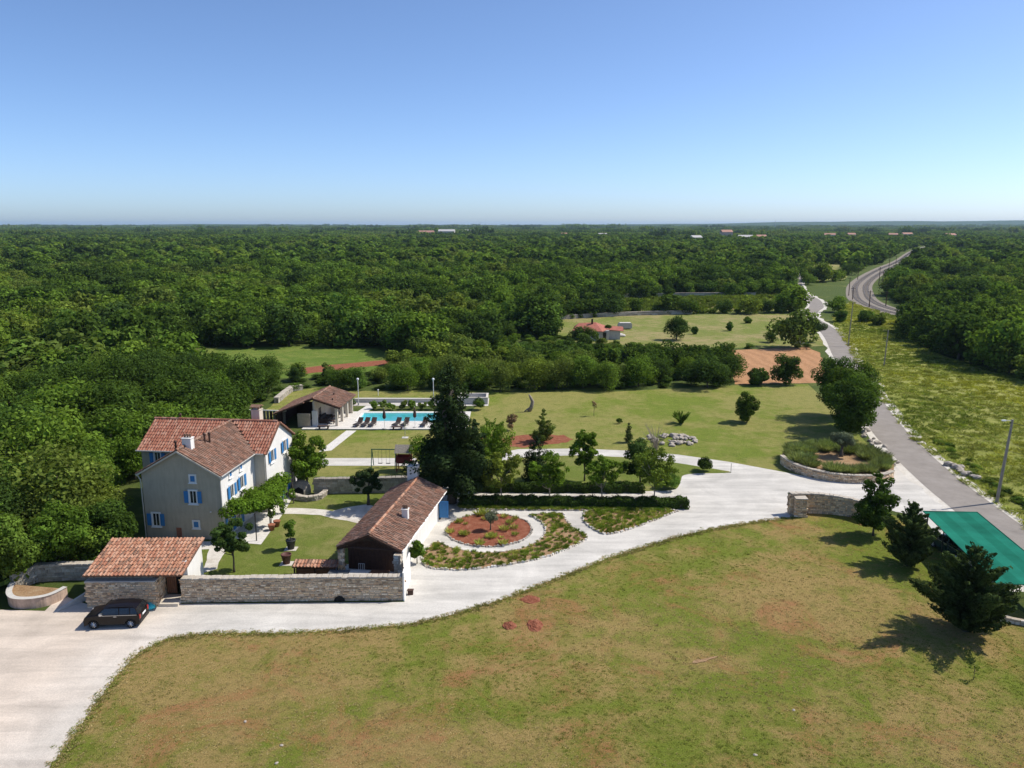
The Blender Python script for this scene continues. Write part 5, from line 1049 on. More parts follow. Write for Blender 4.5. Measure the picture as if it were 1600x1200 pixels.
for nm, pts, mt, lab, em in (('flower_bed', circ, 'coat_red_soil', 'round flower bed of red earth with a small olive in its centre', 'stone_rough'), ('flower_bed', BED2, 'coat_bed_soil', 'crescent shaped planted bed wrapping round the red circle', 'stone_pale'), ('flower_bed', BED3, 'coat_bed_soil', 'wedge shaped planted bed right of the crescent', 'stone_pale'), ('flower_bed', BED4, 'coat_bed_soil', 'narrow planted strip along the front hedge', 'stone_rough')):
    t = thing(nm, lab, 'garden bed'); MB().prism(pts, .0, .09).build('soil', mt, t); edging(t, pts, True, .22, em); beds.append(t)
def fill(poly, n, seed):
    r = rnd(seed); P = np.array(poly); lo = P.min(0); hi = P.max(0); q = r.uniform(lo, hi, (n, 2)); return q[inside(poly, q[:, 0], q[:, 1])]
TG = [tuft_mesh('bed_tuft_%d' % i, 140 + i, 60, .26, .22, .035, 'grass_weed', .8) for i in range(3)]; TL = [tuft_mesh('bed_lavender_%d' % i, 145 + i, 80, .30, .20, .03, 'leaf_bright', .6) for i in range(2)]
q = np.concatenate([fill(BED2, 1500, 1), fill(BED3, 800, 2), fill(BED4, 700, 3)]); n = len(q)
gi = rng.choice(5, n, p=[.22, .2, .2, .2, .18])
scatter('bed_plants', [(m, None) for m in TG + TL], np.column_stack([q, np.full(n, .085)]), rng.uniform(0, 6, n), rng.uniform(.4, 1.1, n), gi, 'low green ground cover filling the planted beds', 'ground cover')
r = rnd(150); plant('olive_tree', 'small grey green olive in the centre of the red round bed', 'tree', (BC[0] + .15, BC[1] - .2), round_lobes(r, .72, .7, 1.9, 14, .45), 2400, .13, .06, 'leaf_grey', .9, .07, .2, .3, 150, z=.08)
q = fill(circ, 60, 5); q = q[np.hypot(q[:, 0] - BC[0], q[:, 1] - BC[1]) > 1.1][:24]
for p in q:
    sm = obj('bedding_plant', TG[rng.integers(3)], loc=(p[0], p[1], .09), rz=rng.uniform(0, 6)); s = rng.uniform(.9, 2.4); sm.scale = (s, s, s); tag(sm, 'small green tuft planted in the red earth of the round bed', 'plant', 'tufts in the round red bed')

# ---- grass and weeds --------------------------------------------
GT = [tuft_mesh('grass_%d' % i, 160 + i, 22, .13, .15, .022, 'grass_green', 2.2) for i in range(3)]
poly = LAWN_F; r = rnd(6); n = 60000; yy = 24 + 48 * r.random(n) ** 1.25; xx = r.uniform(-.86, .86, n) * yy
ok = inside(LAWN_F, xx, yy) & ~inside(DRIVE, xx, yy); q = np.column_stack([xx[ok], yy[ok]]); n = len(q)
gcol = np.sin(q[:, 0] * .21 + 2 * np.sin(q[:, 1] * .17)) + np.sin(q[:, 1] * .33 + 1.5 * np.sin(q[:, 0] * .11)) + rng.normal(0, .9, n)
scatter('grass_tufts', [(m, 'grass_green') for m in GT] + [(m, 'grass_dry') for m in GT], np.column_stack([q, np.full(n, .006)]), rng.uniform(0, 6, n), rng.uniform(.3, .75, n), np.where(gcol > .25, 0, 3) + rng.integers(0, 3, n), 'short patchy grass on the front lawn', 'grass')
at, L = wall_path(DRIVE_S[2:]); n = 3400; ss = rng.uniform(0, L, n); q = []
for s_ in ss:
    p, d = at(s_); q.append(p + np.array((d[1], -d[0])) * rng.normal(.12, .22))
q = np.array(q); scatter('edge_grass', [(m, 'grass_green') for m in GT] + [(m, 'grass_dry') for m in GT], np.column_stack([q, np.full(n, .012)]), rng.uniform(0, 6, n), rng.uniform(.4, 1.2, n), rng.integers(0, 6, n), 'ragged grass creeping over the edge of the gravel drive', 'grass')
WD = [tuft_mesh('weed_%d' % i, 170 + i, 46, .55, .55, .06, 'grass_weed', .8) for i in range(3)]
q = fill(MEADOW, 26000, 8); q = q[(np.abs(q[:, 0]) < .72 * q[:, 1] + 8)][:7000]; n = len(q); fl = np.sin(q[:, 0] * .19 + 1.5 * np.sin(q[:, 1] * .09)) + np.sin(q[:, 1] * .12 + q[:, 0] * .07) + rng.normal(0, .5, n)
mi = np.where(fl > 1.0, 3, np.where(fl < -1.1, 6, 0)) + rng.integers(0, 3, n)
scatter('meadow_weeds', [(m, k) for k in ('grass_weed', 'leaf_yellow', 'leaf_olive') for m in WD], np.column_stack([q, np.full(n, .008)]), rng.uniform(0, 6, n), np.column_stack([rng.uniform(.6, 1.5, n)] * 2 + [rng.uniform(.3, .9, n)]), mi, 'tall flowering weeds across the meadow beside the lane', 'meadow')
VN = [tuft_mesh('vine_row_%d' % i, 180 + i, 60, 1.2, .8, .25, 'leaf_olive', .6) for i in range(2)]
q = fill(FIELD_V, 1500, 9); q[:, 1] = np.round(q[:, 1] / 5) * 5 + rng.normal(0, .3, len(q)); n = len(q)
scatter('vineyard_rows', [(m, 'leaf_olive') for m in VN], np.column_stack([q, 0 * q[:, 0]]), rng.uniform(0, 6, n), rng.uniform(.7, 1.3, n), rng.integers(0, 2, n), 'rows of low vines in the strip behind the field wall', 'vineyard')
at, L = wall_path(jr[14:34]); s = 0.0; pts = []
while s < L: p, d = at(s); pts.append(p + np.array((d[1], -d[0])) * rng.uniform(.5, 3.0)); s += .6
pts = np.array(pts); n = len(pts); scatter('verge_brambles', [(MID[0][0], 'leaf_mid'), (MID[1][0], 'leaf_olive'), (MID[2][0], 'leaf_dark')], np.column_stack([pts, np.full(n, -.15)]), rng.uniform(0, 6, n), np.column_stack([rng.uniform(.8, 1.6, n)] * 2 + [rng.uniform(.35, .8, n)]), rng.integers(0, 3, n), 'tangled brambles along the far verge of the lane', 'brambles')

# ================================================================ VEHICLES, FURNITURE, SMALL THINGS
def car(label, loc, rz, paint, L=3.68, W=1.68, Hc=1.44, name='estate_car'):
    """boxy small estate, nose towards -x"""
    t = thing(name, label, 'car', loc, rz); hw = W / 2; x0 = -L / 2
    prof = [(0, .30), (0, .62), (.10, .78), (.32, .86), (.95, .96), (1.10, .98), (L - .10, .98), (L - .02, .80), (L, .55), (L, .30)]
    wx = (.64, L - .60); b = MB()
    lower = []
    for i, (xc) in enumerate(wx):
        pass
    def arch(xc): return [(xc + .37 * math.cos(R(a_)), .30 + .37 * math.sin(R(a_))) for a_ in range(0, 181, 20)][::-1]
    bottom = [(L, .22)] + arch(wx[1])[::-1] + arch(wx[0])[::-1] + [(0, .22)]
    top = [(0.0, .60), (.03, .78), (.13, .89), (.5, .96), (.88, 1.0), (2.2, 1.0), (L - .08, 1.0), (L - .01, .80), (L, .55)]
    ring = top + bottom; n = len(ring); vs = []
    for y, k in ((-hw, 1), (-hw + .10, 2), (hw - .10, 2), (hw, 1)):
        for (x, z) in ring: vs.append((x0 + x, y * (1 if k == 2 else 1), z if k == 2 else (z - .05 if z > .7 else z)))
    fs = []
    for s in range(3):
        for i in range(n):
            j = (i + 1) % n; fs.append((s * n + i, s * n + j, (s + 1) * n + j, (s + 1) * n + i))
    b.add(vs, fs + [tuple(range(n)), tuple(range(3 * n, 4 * n))[::-1]]); body = b.build('body', paint, t)
    # greenhouse and roof
    g = MB(); wb, wt = hw - .06, hw - .20; gx = [(.86, .98), (1.32, Hc - .06), (L - .28, Hc - .08), (L - .06, .98)]
    v = [(x0 + x, -wb if i in (0, 3) else -wt, z) for i, (x, z) in enumerate(gx)] + [(x0 + x, wb if i in (0, 3) else wt, z) for i, (x, z) in enumerate(gx)]
    g.add(v, [(0, 1, 2, 3), (7, 6, 5, 4), (0, 4, 5, 1), (2, 6, 7, 3)]); g.build('glazing', 'car_glass', t)
    rf = MB(); rx = [(1.27, Hc - .07), (1.5, Hc - .01), (2.6, Hc + .02), (L - .45, Hc - .02), (L - .2, Hc - .07)]; vs = [(x0 + x, s * (wt + .03) * k, z - (0 if k < 1 else .05)) for x, z in rx for s, k in ((-1, 1), (-1, .8), (1, .8), (1, 1))]
    rf.add(vs, [(4 * i + j, 4 * i + j + 1, 4 * i + 5 + j, 4 * i + 4 + j) for i in range(4) for j in range(3)]); rf.build('roof', paint, t, smooth=True)
    for s in (-1, 1):
        pp = MB()
        for (xa, za, xb, zb) in ((.86, .98, 1.32, Hc - .06), (2.35, .97, 2.30, Hc - .05), (L - .62, .97, L - .66, Hc - .06), (L - .06, .98, L - .28, Hc - .08)):
            pp.tube([(x0 + xa, s * (wb + .005), za), (x0 + xb, s * (wt + .012), zb)], .035, 5)
        pp.build('pillars', paint, t)
        MB().box(x0 + 1.15, x0 + L - .15, s * hw - .012, s * hw + .012, .93, .955).build('chrome_strip', 'rim_alloy', t)
        MB().box(x0 + 2.0, x0 + 2.2, s * hw - .02, s * hw + .025, .84, .88).build('door_handle', 'rim_alloy', t)
        MB().box(x0 + 1.10, x0 + 1.25, s * (hw + .03) - .09, s * (hw + .03) + .09, .98, 1.12).build('mirror', 'rim_alloy', t)
        MB().lathe([(.001, 0), (.10, .02), (.13, .06)], 12).build('headlight', 'headlight', t, loc=(x0 + .06, s * (hw - .3), .72)).rotation_euler = (0, R(-60), 0)
        MB().box(x0 + L - .03, x0 + L + .015, s * (hw - .16) - .09, s * (hw - .16) + .09, .62, .90).build('tail_light', 'lamp_red', t)
        for xc in wx:
            w = MB().tube([(0, -.1, 0), (0, .1, 0)], .31, 20).build('wheel', 'tyre', t, loc=(x0 + xc, s * (hw - .11), .31))
            rm = MB(); rm.tube([(0, s * .085, 0), (0, s * .108, 0)], .21, 18)
            rm.build('rim', 'plastic_black', w)
            sp = MB()
            for k in range(9):
                a_ = 6.283 * k / 9; sp.tube([(0, s * .113, 0), (.205 * math.cos(a_), s * .113, .205 * math.sin(a_))], .022, 4)
            sp.tube([(0, s * .10, 0), (0, s * .125, 0)], .05, 10); sp.build('spokes', 'rim_alloy', w)
    MB().box(x0 + L - .02, x0 + L + .02, -.26, .26, .66, .77).build('number_plate', 'plate_white', t)
    MB().box(x0 + L - .05, x0 + L + .03, -hw + .1, hw - .1, .30, .50).build('rear_bumper', 'plastic_black', t); MB().box(x0 - .03, x0 + .05, -hw + .15, hw - .15, .30, .48).build('front_grille', 'plastic_black', t)
    for k in range(2): MB().tube([(x0 + 1.6, (k * 2 - 1) * (wt - .05), Hc + .02), (x0 + L - .4, (k * 2 - 1) * (wt - .05), Hc + .02)], .02, 5).build('roof_rail', 'plastic_black', t)
    return t
car('dark brown estate car parked on the gravel before the garage wall', (-27.27, 49.42, .022), R(4), 'car_brown')
car('dark teal car parked in the shade under the green canopy', (36.9, 61.0, .022), R(-82), 'car_teal', 4.2, 1.72, 1.45, 'hatchback_car')

# green shade canopy
CA, CB, CC = (36.0, 64.6), (40.45, 64.1), (33.9, 50.5); CD = (38.4, 50.0)
cn = thing('shade_canopy', 'flat green shade net canopy on posts beside the lane', 'canopy')
for k in range(5):   # five net panels, seams between
    f0, f1 = k / 5, (k + 1) / 5; b = MB(); ns = 14; vs = []
    for j in range(ns + 1):
        t_ = j / ns; A_ = np.array(CA) * (1 - t_) + np.array(CC) * t_; B_ = np.array(CB) * (1 - t_) + np.array(CD) * t_
        for i in range(4):
            f = f0 + (f1 - f0) * i / 3; p = A_ * (1 - f) + B_ * f; sag = -.05 * math.sin(math.pi * f) * math.sin(math.pi * ((t_ * 4) % 1)); vs.append((p[0], p[1], 2.32 + sag + f * .12))
    b.add(vs, [(j * 4 + i, j * 4 + i + 1, j * 4 + 5 + i, j * 4 + 4 + i) for j in range(ns) for i in range(3)]); o = b.build('net_panel', 'net_green' if k % 2 else 'net_green_worn', cn, False)
    sd = o.modifiers.new('thickness', 'SOLIDIFY'); sd.thickness = .012
for q, s_ in ((CA, CB), (CB, CD), (CD, CC), (CC, CA)): MB().tube([(q[0], q[1], 2.36 if q in (CA, CC) else 2.46), (s_[0], s_[1], 2.36 if s_ in (CA, CC) else 2.46)], .035, 6).build('edge_bar', 'net_green', cn)
for t_ in (.02, .27, .52, .77, .98):
    A_ = np.array(CA) * (1 - t_) + np.array(CC) * t_; B_ = np.array(CB) * (1 - t_) + np.array(CD) * t_; d_ = B_ - A_
    for f in (.08, .92): p = A_ + d_ * f; MB().tube([(p[0], p[1], 0), (p[0], p[1], 2.26)], .055, 6).build('post', 'iron', cn)
    MB().tube([(*(A_ + d_ * .03), 2.24), (*(A_ + d_ * .97), 2.32)], .04, 6).build('cross_beam', 'iron', cn)
kb = thing('garden_kerb', 'curved pale stone kerb at the right edge of the front lawn', 'kerb'); stone_wall(kb, smooth_line([(33.72,49.87),(34.34,49.51),(35.33,48.98),(36.52,48.47)], 3), .4, .35, 'stone_pale', .4, .2, cope=False)

# poles
def pole(label, uv, h, lean, r0=.14, arm=False, mat='timber_pole'):
    t = thing('utility_pole', label, 'pole', (*uv, 0)); MB().tube([(0, 0, -.1), (lean * .5, 0, h * .5), (lean, 0, h)], [r0, r0 * .85, r0 * .65], 8).build('shaft', mat, t)
    MB().box(lean - .25, lean + .08, -.04, .04, h - .35, h - .27).build('bracket', 'iron', t)
    if arm: MB().tube([(lean, 0, h - .15), (lean - .75, -.1, h - .05)], .03, 5).build('lamp_arm', 'steel', t); MB().box(lean - 1.1, lean - .7, -.2, 0, h - .12, h - .02).build('lamp_head', 'globe', t)
    return t
pole('leaning wooden utility pole beside the lane at the right edge', (47.86,73), 8.5, .5, .16, True); pole('pale wooden pole beside the lane above the large oaks', (72.14,148.71), 7.0, .2); pole('tall thin pole beside the lane near the red field', (75.76,173.75), 10.0, .3)
wr = MB(); p0 = Vector((*(47.86,73), 8.2)) + Vector((.45, 0, 0))
wr.tube([p0 + (Vector((70, 30, 8.4)) - p0) * (k / 10) - Vector((0, 0, 4 * .8 * (k / 10) * (1 - k / 10))) for k in range(11)], .02, 4); tag(wr.build('power_line', 'iron'), 'thin dark cable running right from the leaning pole', 'cable')
labs = ['nearest dark wooden pole on the railway curve', 'dark wooden pole left of the railway curve', 'second dark pole left of the railway curve', 'pole on the outer side of the railway curve', 'leftmost of the pair of poles right of the track', 'right one of the pair of poles right of the track', 'pole further along the straight railway', 'slender pole near the far end of the railway', 'short pole at the inner edge of the wood by the railway']
for lab, uv, h in zip(labs, ((118.31,257.88), (124.27,284.67), (129.45,300.22), (171.09,388.08), (166.25,354.93), (159.32,336.91), (207.79,433.5), (235.87,483.68), (125.76,262)), (5.5, 4.5, 7, 6, 8, 7, 8, 8, 5)):
    t = thing('railway_pole', lab, 'pole', (*uv, 0)); MB().tube([(0, 0, 0), (0, 0, h)], [.16, .11], 6).build('shaft', 'timber_dark', t); MB().box(-.9, .9, -.05, .05, h - .5, h - .38).build('cross_arm', 'timber_dark', t)
sg = thing('railway_sign', 'dark two row sign board at the edge of the right wood', 'sign', (*(103.91,186.84), 0)); MB().tube([(0, 0, 0), (0, 0, 4.2)], .07, 6).build('post', 'iron', sg)
for z in (3.2, 3.8): MB().box(-.9, .9, -.05, 0, z, z + .35).build('board', 'timber_dark', sg); MB().box(-.8, .8, -.06, -.052, z + .12, z + .22).build('mark', 'white_trim', sg)
cb = thing('electric_cabinet', 'small grey cabinet beside the lane above the red field', 'cabinet', (*(65.77,175.65), 0)); MB().box(-.8, .8, -.3, .3, .15, 1.7).build('case', 'concrete', cb); MB().box(-.86, .86, -.36, .36, 1.7, 1.78).build('roof', 'far_grey', cb); MB().box(-.8, .8, -.25, .25, 0, .15).build('plinth', 'far_grey', cb)
# round globe lamps by the pool
for i, (x, y) in enumerate(((-23.3, 115.3), (-11.9, 115.3))):
    t = thing('lamp_post', ['white globe lamp post left, behind the pool', 'white globe lamp post right, beside the cedar top'][i], 'lamp', (x, y, 0)); MB().tube([(0, 0, 0), (0, 0, 3.9)], .055, 8).build('post', 'white_trim', t); MB().lathe([(.05, 0), (.17, .10), (.19, .2), (.14, .32), (.02, .38)], 10, (0, 0, 3.88)).build('lamp_globe', 'globe', t); MB().lathe([(.16, 0), (.12, .4)], 8).build('foot', 'concrete', t)
bl_ = thing('lamp_post', 'short white bollard lamp on the strip behind the pool', 'lamp', (*(-21.5,122.24), 0)); MB().tube([(0, 0, 0), (0, 0, .8)], .06, 8).build('post', 'white_trim', bl_); MB().lathe([(.06, 0), (.12, .08), (.1, .2), (.02, .25)], 8, (0, 0, .8)).build('lamp_globe', 'globe', bl_)
# sun loungers, parasols
def lounger():
    t = thing('sun_lounger', 'x', 'sun lounger', (0, 0, .1)); MB().box(-.34, .34, -.95, .35, .28, .34).build('bed', 'lounger_frame', t)
    MB().solid([(-.34, .35, .28), (.34, .35, .28), (.34, 1.0, .92), (-.34, 1.0, .92)], (0, -.05, .06)).build('backrest', 'lounger_frame', t)
    MB().box(-.31, .31, -.92, .33, .342, .40).build('cushion', 'cushion', t)
    for sx in (-.3, .3):
        for sy in (-.85, .25): MB().box(sx - .03, sx + .03, sy - .03, sy + .03, 0, .28).build('leg', 'lounger_frame', t)
    MB().tube([(-.3, .9, .8), (-.3, .6, 0)], .025, 5).tube([(.3, .9, .8), (.3, .6, 0)], .025, 5).build('strut', 'lounger_frame', t); return t
LP = [(558.5, 668, 'leftmost of the three loungers left of the first parasol'), (570, 668, 'middle of the three loungers left of the first parasol'), (581, 668, 'rightmost of the three loungers left of the first parasol'), (619, 668, 'left one of the two loungers between the parasols'), (632, 668, 'right one of the two loungers between the parasols'), (662, 668, 'lounger right of the second parasol, half behind the cedar')]
LP_XY = [(-20.93,102.14),(-19.94,102.14),(-18.98,102.14),(-15.69,102.14),(-14.56,102.14),(-11.96,102.14)]
l0 = lounger()
for i, (xy, q) in enumerate(zip(LP_XY, LP)):
    o = l0 if i == 0 else copy_tree(l0); o.location = (xy[0], xy[1] + .6, .1); o.rotation_euler = (0, 0, R(-18 + (i % 3) * 4)); tag(o, 'dark ' + q[2], 'sun lounger', 'sun loungers beside the pool')
lt = thing('low_table', 'low dark table before the loungers between the parasols', 'table', (*(-15.35,100.97), .1)); MB().box(-.75, .75, -.3, .3, .30, .36).build('table_top', 'lounger_frame', lt); MB().box(-.6, -.45, -.2, .2, 0, .3).build('leg', 'lounger_frame', lt); MB().box(.45, .6, -.2, .2, 0, .3).build('leg', 'lounger_frame', lt)
lt = thing('bench', 'low dark bench on the terrace edge at the pool house', 'bench', (*(-25.25,101.14), .1)); MB().box(-.8, .8, -.25, .25, .35, .42).build('seat', 'lounger_frame', lt); MB().box(-.65, -.5, -.2, .2, 0, .35).build('leg', 'lounger_frame', lt); MB().box(.5, .65, -.2, .2, 0, .35).build('leg', 'lounger_frame', lt)
for i, uv in enumerate(((-17.09,101.14), (-13.09,101.81))):
    t = thing('parasol', ['closed dark parasol between the two groups of loungers', 'closed dark parasol beside the cedar'][i], 'parasol', (*uv, .1)); MB().tube([(0, 0, 0), (0, 0, 2.9)], .035, 6).build('pole', 'white_trim', t)
    MB().lathe([(.05, 1.35), (.20, 1.45), (.24, 1.75), (.15, 2.3), (.05, 2.75), (.01, 2.85)], 8).build('folded_cloth', 'parasol_cloth', t); MB().lathe([(.3, 0), (.28, .08)], 10).build('foot', 'concrete', t)
sh_ = thing('pool_shower', 'slim steel outdoor shower at the edge of the terrace', 'shower', (*(-13.78,96.99), 0)); MB().tube([(0, 0, 0), (0, 0, 2.3), (.15, 0, 2.4)], .045, 6).build('pipe', 'steel', sh_); MB().box(-.4, .4, -.4, .4, 0, .05).build('tray', 'concrete', sh_)
# swing and play tower
sg = thing('swing_frame', 'green metal swing frame on the gravel path', 'swing', (*(-15.81,84.57), 0), R(-2)); w_ = 2.7
for x in (0, w_): MB().tube([(x - .0, -.7, 0), (x, 0, 2.1)], .05, 6).tube([(x, .7, 0), (x, 0, 2.1)], .05, 6).build('legs', 'swing_green', sg)
MB().tube([(-.1, 0, 2.12), (w_ + .1, 0, 2.12)], .06, 6).build('top_bar', 'swing_green', sg)
for x in (.9, 1.8): b = MB().tube([(x - .2, 0, 2.1), (x - .2, 0, .5)], .012, 4).tube([(x + .2, 0, 2.1), (x + .2, 0, .5)], .012, 4); b.box(x - .24, x + .24, -.1, .1, .46, .5); b.build('swing_seat', 'iron', sg)
tw = thing('play_tower', 'dark red wooden play tower next to the swing', 'play tower', (*(-12.03,83.4), 0), R(-2))
for x in (-.75, .75):
    for y in (-.6, .6): MB().box(x - .05, x + .05, y - .05, y + .05, 0, 2.3).build('post', 'play_red', tw)
MB().box(-.8, .8, -.65, .65, 1.0, 1.08).build('platform', 'play_red', tw)
for x0, x1, y0, y1 in ((-.8, .8, -.68, -.64), (-.8, .8, .64, .68), (-.84, -.8, -.6, .6)): MB().box(x0, x1, y0, y1, 1.1, 1.7).build('panel', 'play_red', tw)
MB().solid([(-.95, -.8, 2.2), (-.95, .8, 2.2), (-.95, 0, 3.0)], (1.9, 0, 0)).build('roof', 'timber_grey', tw)
for z in (.3, .65): MB().box(-.8, .8, -.6, -.55, z, z + .06).build('rung', 'play_red', tw)
# potted citrus
for i, (uv, mt, lab, h) in enumerate((((-18.27,58.95), 'pot_brown', 'empty brown pot nearer the lean-to, on the courtyard lawn', 0), ((-18.72,61.87), 'iron', 'dark pot with a young citrus on the courtyard lawn', 2.3))):
    t = thing('plant_pot', lab, 'pot', (*uv, .02)); MB().lathe([(.26, 0), (.40, .72), (.43, .75), (.43, .84), (.37, .84), (.36, .76), (.05, .75)], 14).build('pot', mt, t, smooth=True); MB().box(-.5, .5, -.45, .4, -.02, .03).build('slab', 'coat_limestone', t)
    if h: r = rnd(200); obj('crown', leaf_mesh('citrus_crown', [leaf_arrays(round_lobes(r, .55, .9, 3.0, 12, .5), 1500, .16, .1, .2, .3, .5, r)], 'leaf_mid'), None, t); MB().tube([(0, 0, .7), (0, 0, 2.4)], .03, 6).build('stem', 'bark', t)
for i, uv in enumerate(((-21.6, 66.0), (-21.4, 66.9))):
    t = thing('plant_pot', ['front terracotta pot under the pergola', 'rear terracotta pot under the pergola'][i], 'pot', (*uv, .03)); MB().lathe([(.2, 0), (.32, .5), (.34, .55), (.28, .55), (.05, .5)], 12).build('pot', 'terracotta', t, smooth=True)
# patio tables and chairs behind the boundary wall
def ptable(lab, x, w, mt):
    t = thing('patio_table', lab, 'table', (x, 55.75, 0), R(-4)); MB().box(-w / 2, w / 2, -.45, .45, .72, .77).build('table_top', mt, t)
    for sx in (-1, 1):
        for sy in (-.36, .36): MB().box(sx * (w / 2 - .08) - .03, sx * (w / 2 - .08) + .03, sy - .03, sy + .03, 0, .72).build('leg', 'iron', t)
ptable('left grey slate patio table behind the stone wall', -13.35, 1.55, 'table_slate'); ptable('pale grey patio table in the middle behind the stone wall', -11.75, 1.5, 'concrete'); ptable('dark timber patio table nearest the stone pier', -10.2, 1.4, 'timber_door')
for i, x in enumerate((-13.5, -11.8)):
    t = thing('garden_chair', ['white metal chair at the left patio table', 'white metal chair at the middle patio table'][i], 'chair', (x, 56.55, 0), R(8 - 12 * i))
    MB().box(-.24, .24, -.24, .24, .43, .47).build('seat', 'chair_iron', t); b = MB()
    b.tube([(-.22, .24, .45), (-.22, .30, .98), (.22, .30, .98), (.22, .24, .45)], .025, 5)
    for k in (-.08, .08): b.tube([(k, .25, .45), (k, .30, .97)], .018, 5)
    b.build('backrest', 'chair_iron', t)
    for sx in (-.21, .21):
        for sy in (-.21, .21): MB().box(sx - .02, sx + .02, sy - .02, sy + .02, 0, .43).build('leg', 'chair_iron', t)
# turquoise cover by the garage, vent box
tq = thing('beach_float', 'crumpled turquoise plastic float leaning at the garage corner', 'float', (*(-26,51.43), .02), R(10)); b = MB()
b.lathe([(.30, 0), (.42, .1), (.40, .24), (.25, .34), (.05, .36)], 12); me = b.mesh('float_base', 'turquoise', True)
for v in me.vertices: v.co.x += random.gauss(0, .03); v.co.y += random.gauss(0, .03); v.co.z *= random.uniform(.8, 1.15)
obj('float_base', me, None, tq); MB().solid([(-.28, .25, .1), (-.05, .28, .1), (-.02, .3, 1.0), (-.12, .3, 1.2), (-.24, .3, .9)], (0, .07, 0)).build('float_fin', 'turquoise', tq)
vb_ = MB().box(-.2, .2, -.12, .12, 0, .34).box(-.24, .24, -.16, .16, .34, .38).build('meter_box', 'timber_dark', loc=(-7.55, 53.6, .02)); tag(vb_, 'small dark box at the foot of the white wall end', 'box')
# soil heaps and stones
def heap(name, label, uv, rx, ry, h, mat, cat, seed):
    r = rnd(seed); b = MB(); n = 14; m = 6; vs = [(0, 0, h)]
    for j in range(1, m + 1):
        for i in range(n): a_ = 6.283 * i / n; q = j / m; vs.append((rx * q * math.cos(a_) * (1 + r.normal() * .09), ry * q * math.sin(a_) * (1 + r.normal() * .09), max(-.02, h * (1 - q) ** .8 + r.normal() * h * .14) if j < m else -.03))
    fs = [(0, 1 + i, 1 + (i + 1) % n) for i in range(n)] + [(1 + (j - 1) * n + i, 1 + j * n + i, 1 + j * n + (i + 1) % n, 1 + (j - 1) * n + (i + 1) % n) for j in range(1, m) for i in range(n)]
    b.add(vs, fs); o = b.build(name, mat, loc=(*uv, .01)); tag(o, label, cat)
heap('soil_heap', 'left one of the two red earth heaps in the front lawn', (-0.18,48.98), .55, .62, .2, 'coat_red_soil', 'soil', 1); heap('soil_heap', 'right one of the two red earth heaps in the front lawn', (1.58,49.07), .62, .95, .16, 'coat_red_soil', 'soil', 2); heap('soil_heap', 'flat red earth patch between the heaps and the drive', (1.36,52.79), .8, .7, .08, 'coat_red_soil', 'soil', 3)
sb = MB().solid([(-1.0, -.2, 0), (-.7, -.3, 0), (-.45, -.22, 0), (-.1, -.24, 0), (.2, -.08, 0), (.6, 0, 0), (1.0, .2, 0), (.7, .19, 0), (.3, .12, 0), (-.1, .06, 0), (-.5, .1, 0), (-.8, 0, 0)], (0, 0, .035)).build('bare_earth_patch', 'coat_bed_soil', loc=(*(12.22,44.74), .01), rz=R(12)); tag(sb, 'pale tan patch of bare earth showing in the front lawn', 'stone')  # thin flat sheet standing for a bare earth patch in the grass
def rock(seed, s):
    r = rnd(seed); bm = bmesh.new(); bmesh.ops.create_icosphere(bm, subdivisions=2, radius=1)
    for v in bm.verts: v.co = Vector((v.co.x * s[0], v.co.y * s[1], v.co.z * s[2])) * (1 + r.normal() * .10)
    me = bpy.data.meshes.new('rock'); bm.to_mesh(me); bm.free(); me.materials.append(M['stone_rough']); return me
RK = [rock(i, (.5, .38, .26)) for i in range(5)]; r = rnd(77)
cx, cy = (20.22,95.77)
for i in range(44):
    a_ = r.uniform(0, 6.28); q = math.sqrt(r.random()); o = obj('limestone_rock', RK[i % 5], loc=(cx + 3.6 * q * math.cos(a_), cy + 2.9 * q * math.sin(a_), .08 + .35 * (1 - q)), rz=r.uniform(0, 6)); s = r.uniform(.3, 1.1); o.scale = (s, s, s); tag(o, 'pale limestone rock in the heap on the rear lawn', 'rock', 'rocks heaped on the rear lawn')
for i, (u, v) in enumerate([(-12.18,36.47),(-12.03,35.08),(-14.77,38.47),(12.62,35.71),(15.96,39.51)]):
    o = obj('limestone_rock', RK[i], loc=(u, v, .02), rz=i); o.scale = (.22, .22, .2); tag(o, 'small pale stone lying in the grass of the front lawn', 'rock', 'stones in the front lawn')
RK2 = [rock(20 + i, (.6, .5, .4)) for i in range(4)]; r = rnd(78)
for i, (x, y) in enumerate(smooth_line([(49.44,85.05),(49.4,83.4),(49.22,81.81),(49.17,80.5)], 4)):
    o = obj('verge_boulder', RK2[i % 4], loc=(x + r.normal() * .3 + .5, y + r.normal() * .3, .2), rz=r.uniform(0, 6)); s = r.uniform(.5, 1.0); o.scale = (s, s, s); tag(o, 'grey boulder in the tumbled stones along the far verge of the lane', 'boulder', 'boulders along the lane verge')
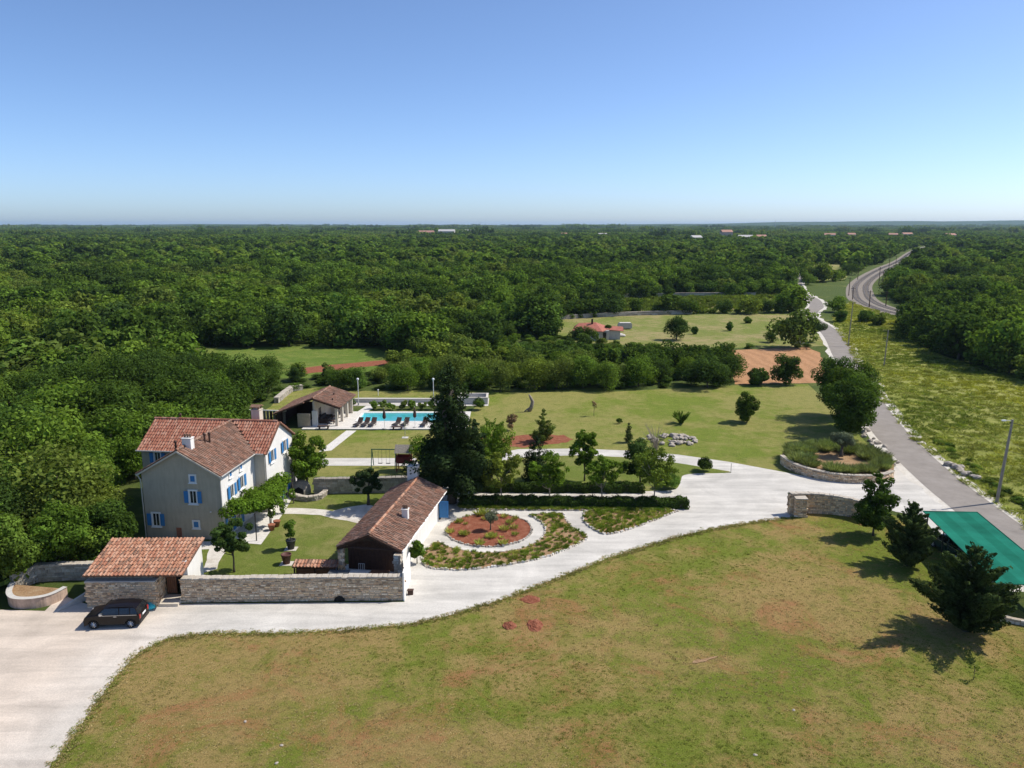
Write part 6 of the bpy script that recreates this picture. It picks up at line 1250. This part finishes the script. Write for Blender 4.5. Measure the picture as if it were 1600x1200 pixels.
for i, (x, y) in enumerate(smooth_line([(47.34,100.81),(45.89,95.18),(44.66,90.11),(43.4,85.53)], 6)):
    o = obj('verge_boulder', RK2[i % 4], loc=(x + r.normal() * .4, y + r.normal() * .3, .12), rz=r.uniform(0, 6)); s = r.uniform(.4, .9); o.scale = (s, s, s); tag(o, 'pale boulder between the lavender planter and the lane', 'boulder', 'boulders beside the planter')
dw = thing('driftwood_trunk', 'twisted bleached tree trunk standing on the rear lawn', 'driftwood', (2.73,111.33)); MB().tube([(-.2, 0, 0), (.15, 0, .8), (.3, 0, 1.5), (.0, 0, 2.1), (-.25, 0, 2.6)], [.3, .28, .24, .2, .08], 8).tube([(-.9, -.3, .1), (-.2, 0, .5)], [.08, .14], 6).build('trunk', 'bark_pale', dw, smooth=True)
st = MB().tube([(0, 0, 0), (0, 0, 1.1)], .03, 5).build('marker_stake', 'timber_grey', loc=(*(24.23,82.49), 0)); tag(st, 'thin marker stake at the tip of the grass island', 'stake')
bl2 = thing('stone_oven', 'round dark mouth of a stone oven behind the courtyard tree', 'oven', (*(-21.59,75.99), 0)); MB().lathe([(1.0, 0), (1.0, .5), (.8, 1.0), (.4, 1.3), (.05, 1.4)], 12).build('oven_dome', 'stone_rough', bl2); MB().solid([(-.5 + .0, -1.02, .1), (.5, -1.02, .1), (.45, -.98, .7), (0, -.96, .95), (-.45, -.98, .7)], (0, -.03, 0)).build('oven_mouth', 'dark_interior', bl2)

# ---------------------------------------------------------------- haze over the plain
hz = MB().box(-21000, 21000, -290, 25000, -1.6, 75).build('haze', 'mortar', kind='stuff'); hz.data.materials.clear()
hm = bpy.data.materials.new('haze_air'); hm.use_nodes = True; ht = hm.node_tree; ht.nodes.clear(); ho = ht.nodes.new('ShaderNodeOutputMaterial'); hv_ = ht.nodes.new('ShaderNodeVolumePrincipled')
hv_.inputs['Color'].default_value = (.60, .80, 1.0, 1); hv_.inputs['Density'].default_value = 5e-5; hv_.inputs['Anisotropy'].default_value = .2; ht.links.new(hv_.outputs[0], ho.inputs['Volume']); hz.data.materials.append(hm)
tag(hz, 'thin blue haze lying over the far plain', 'haze')
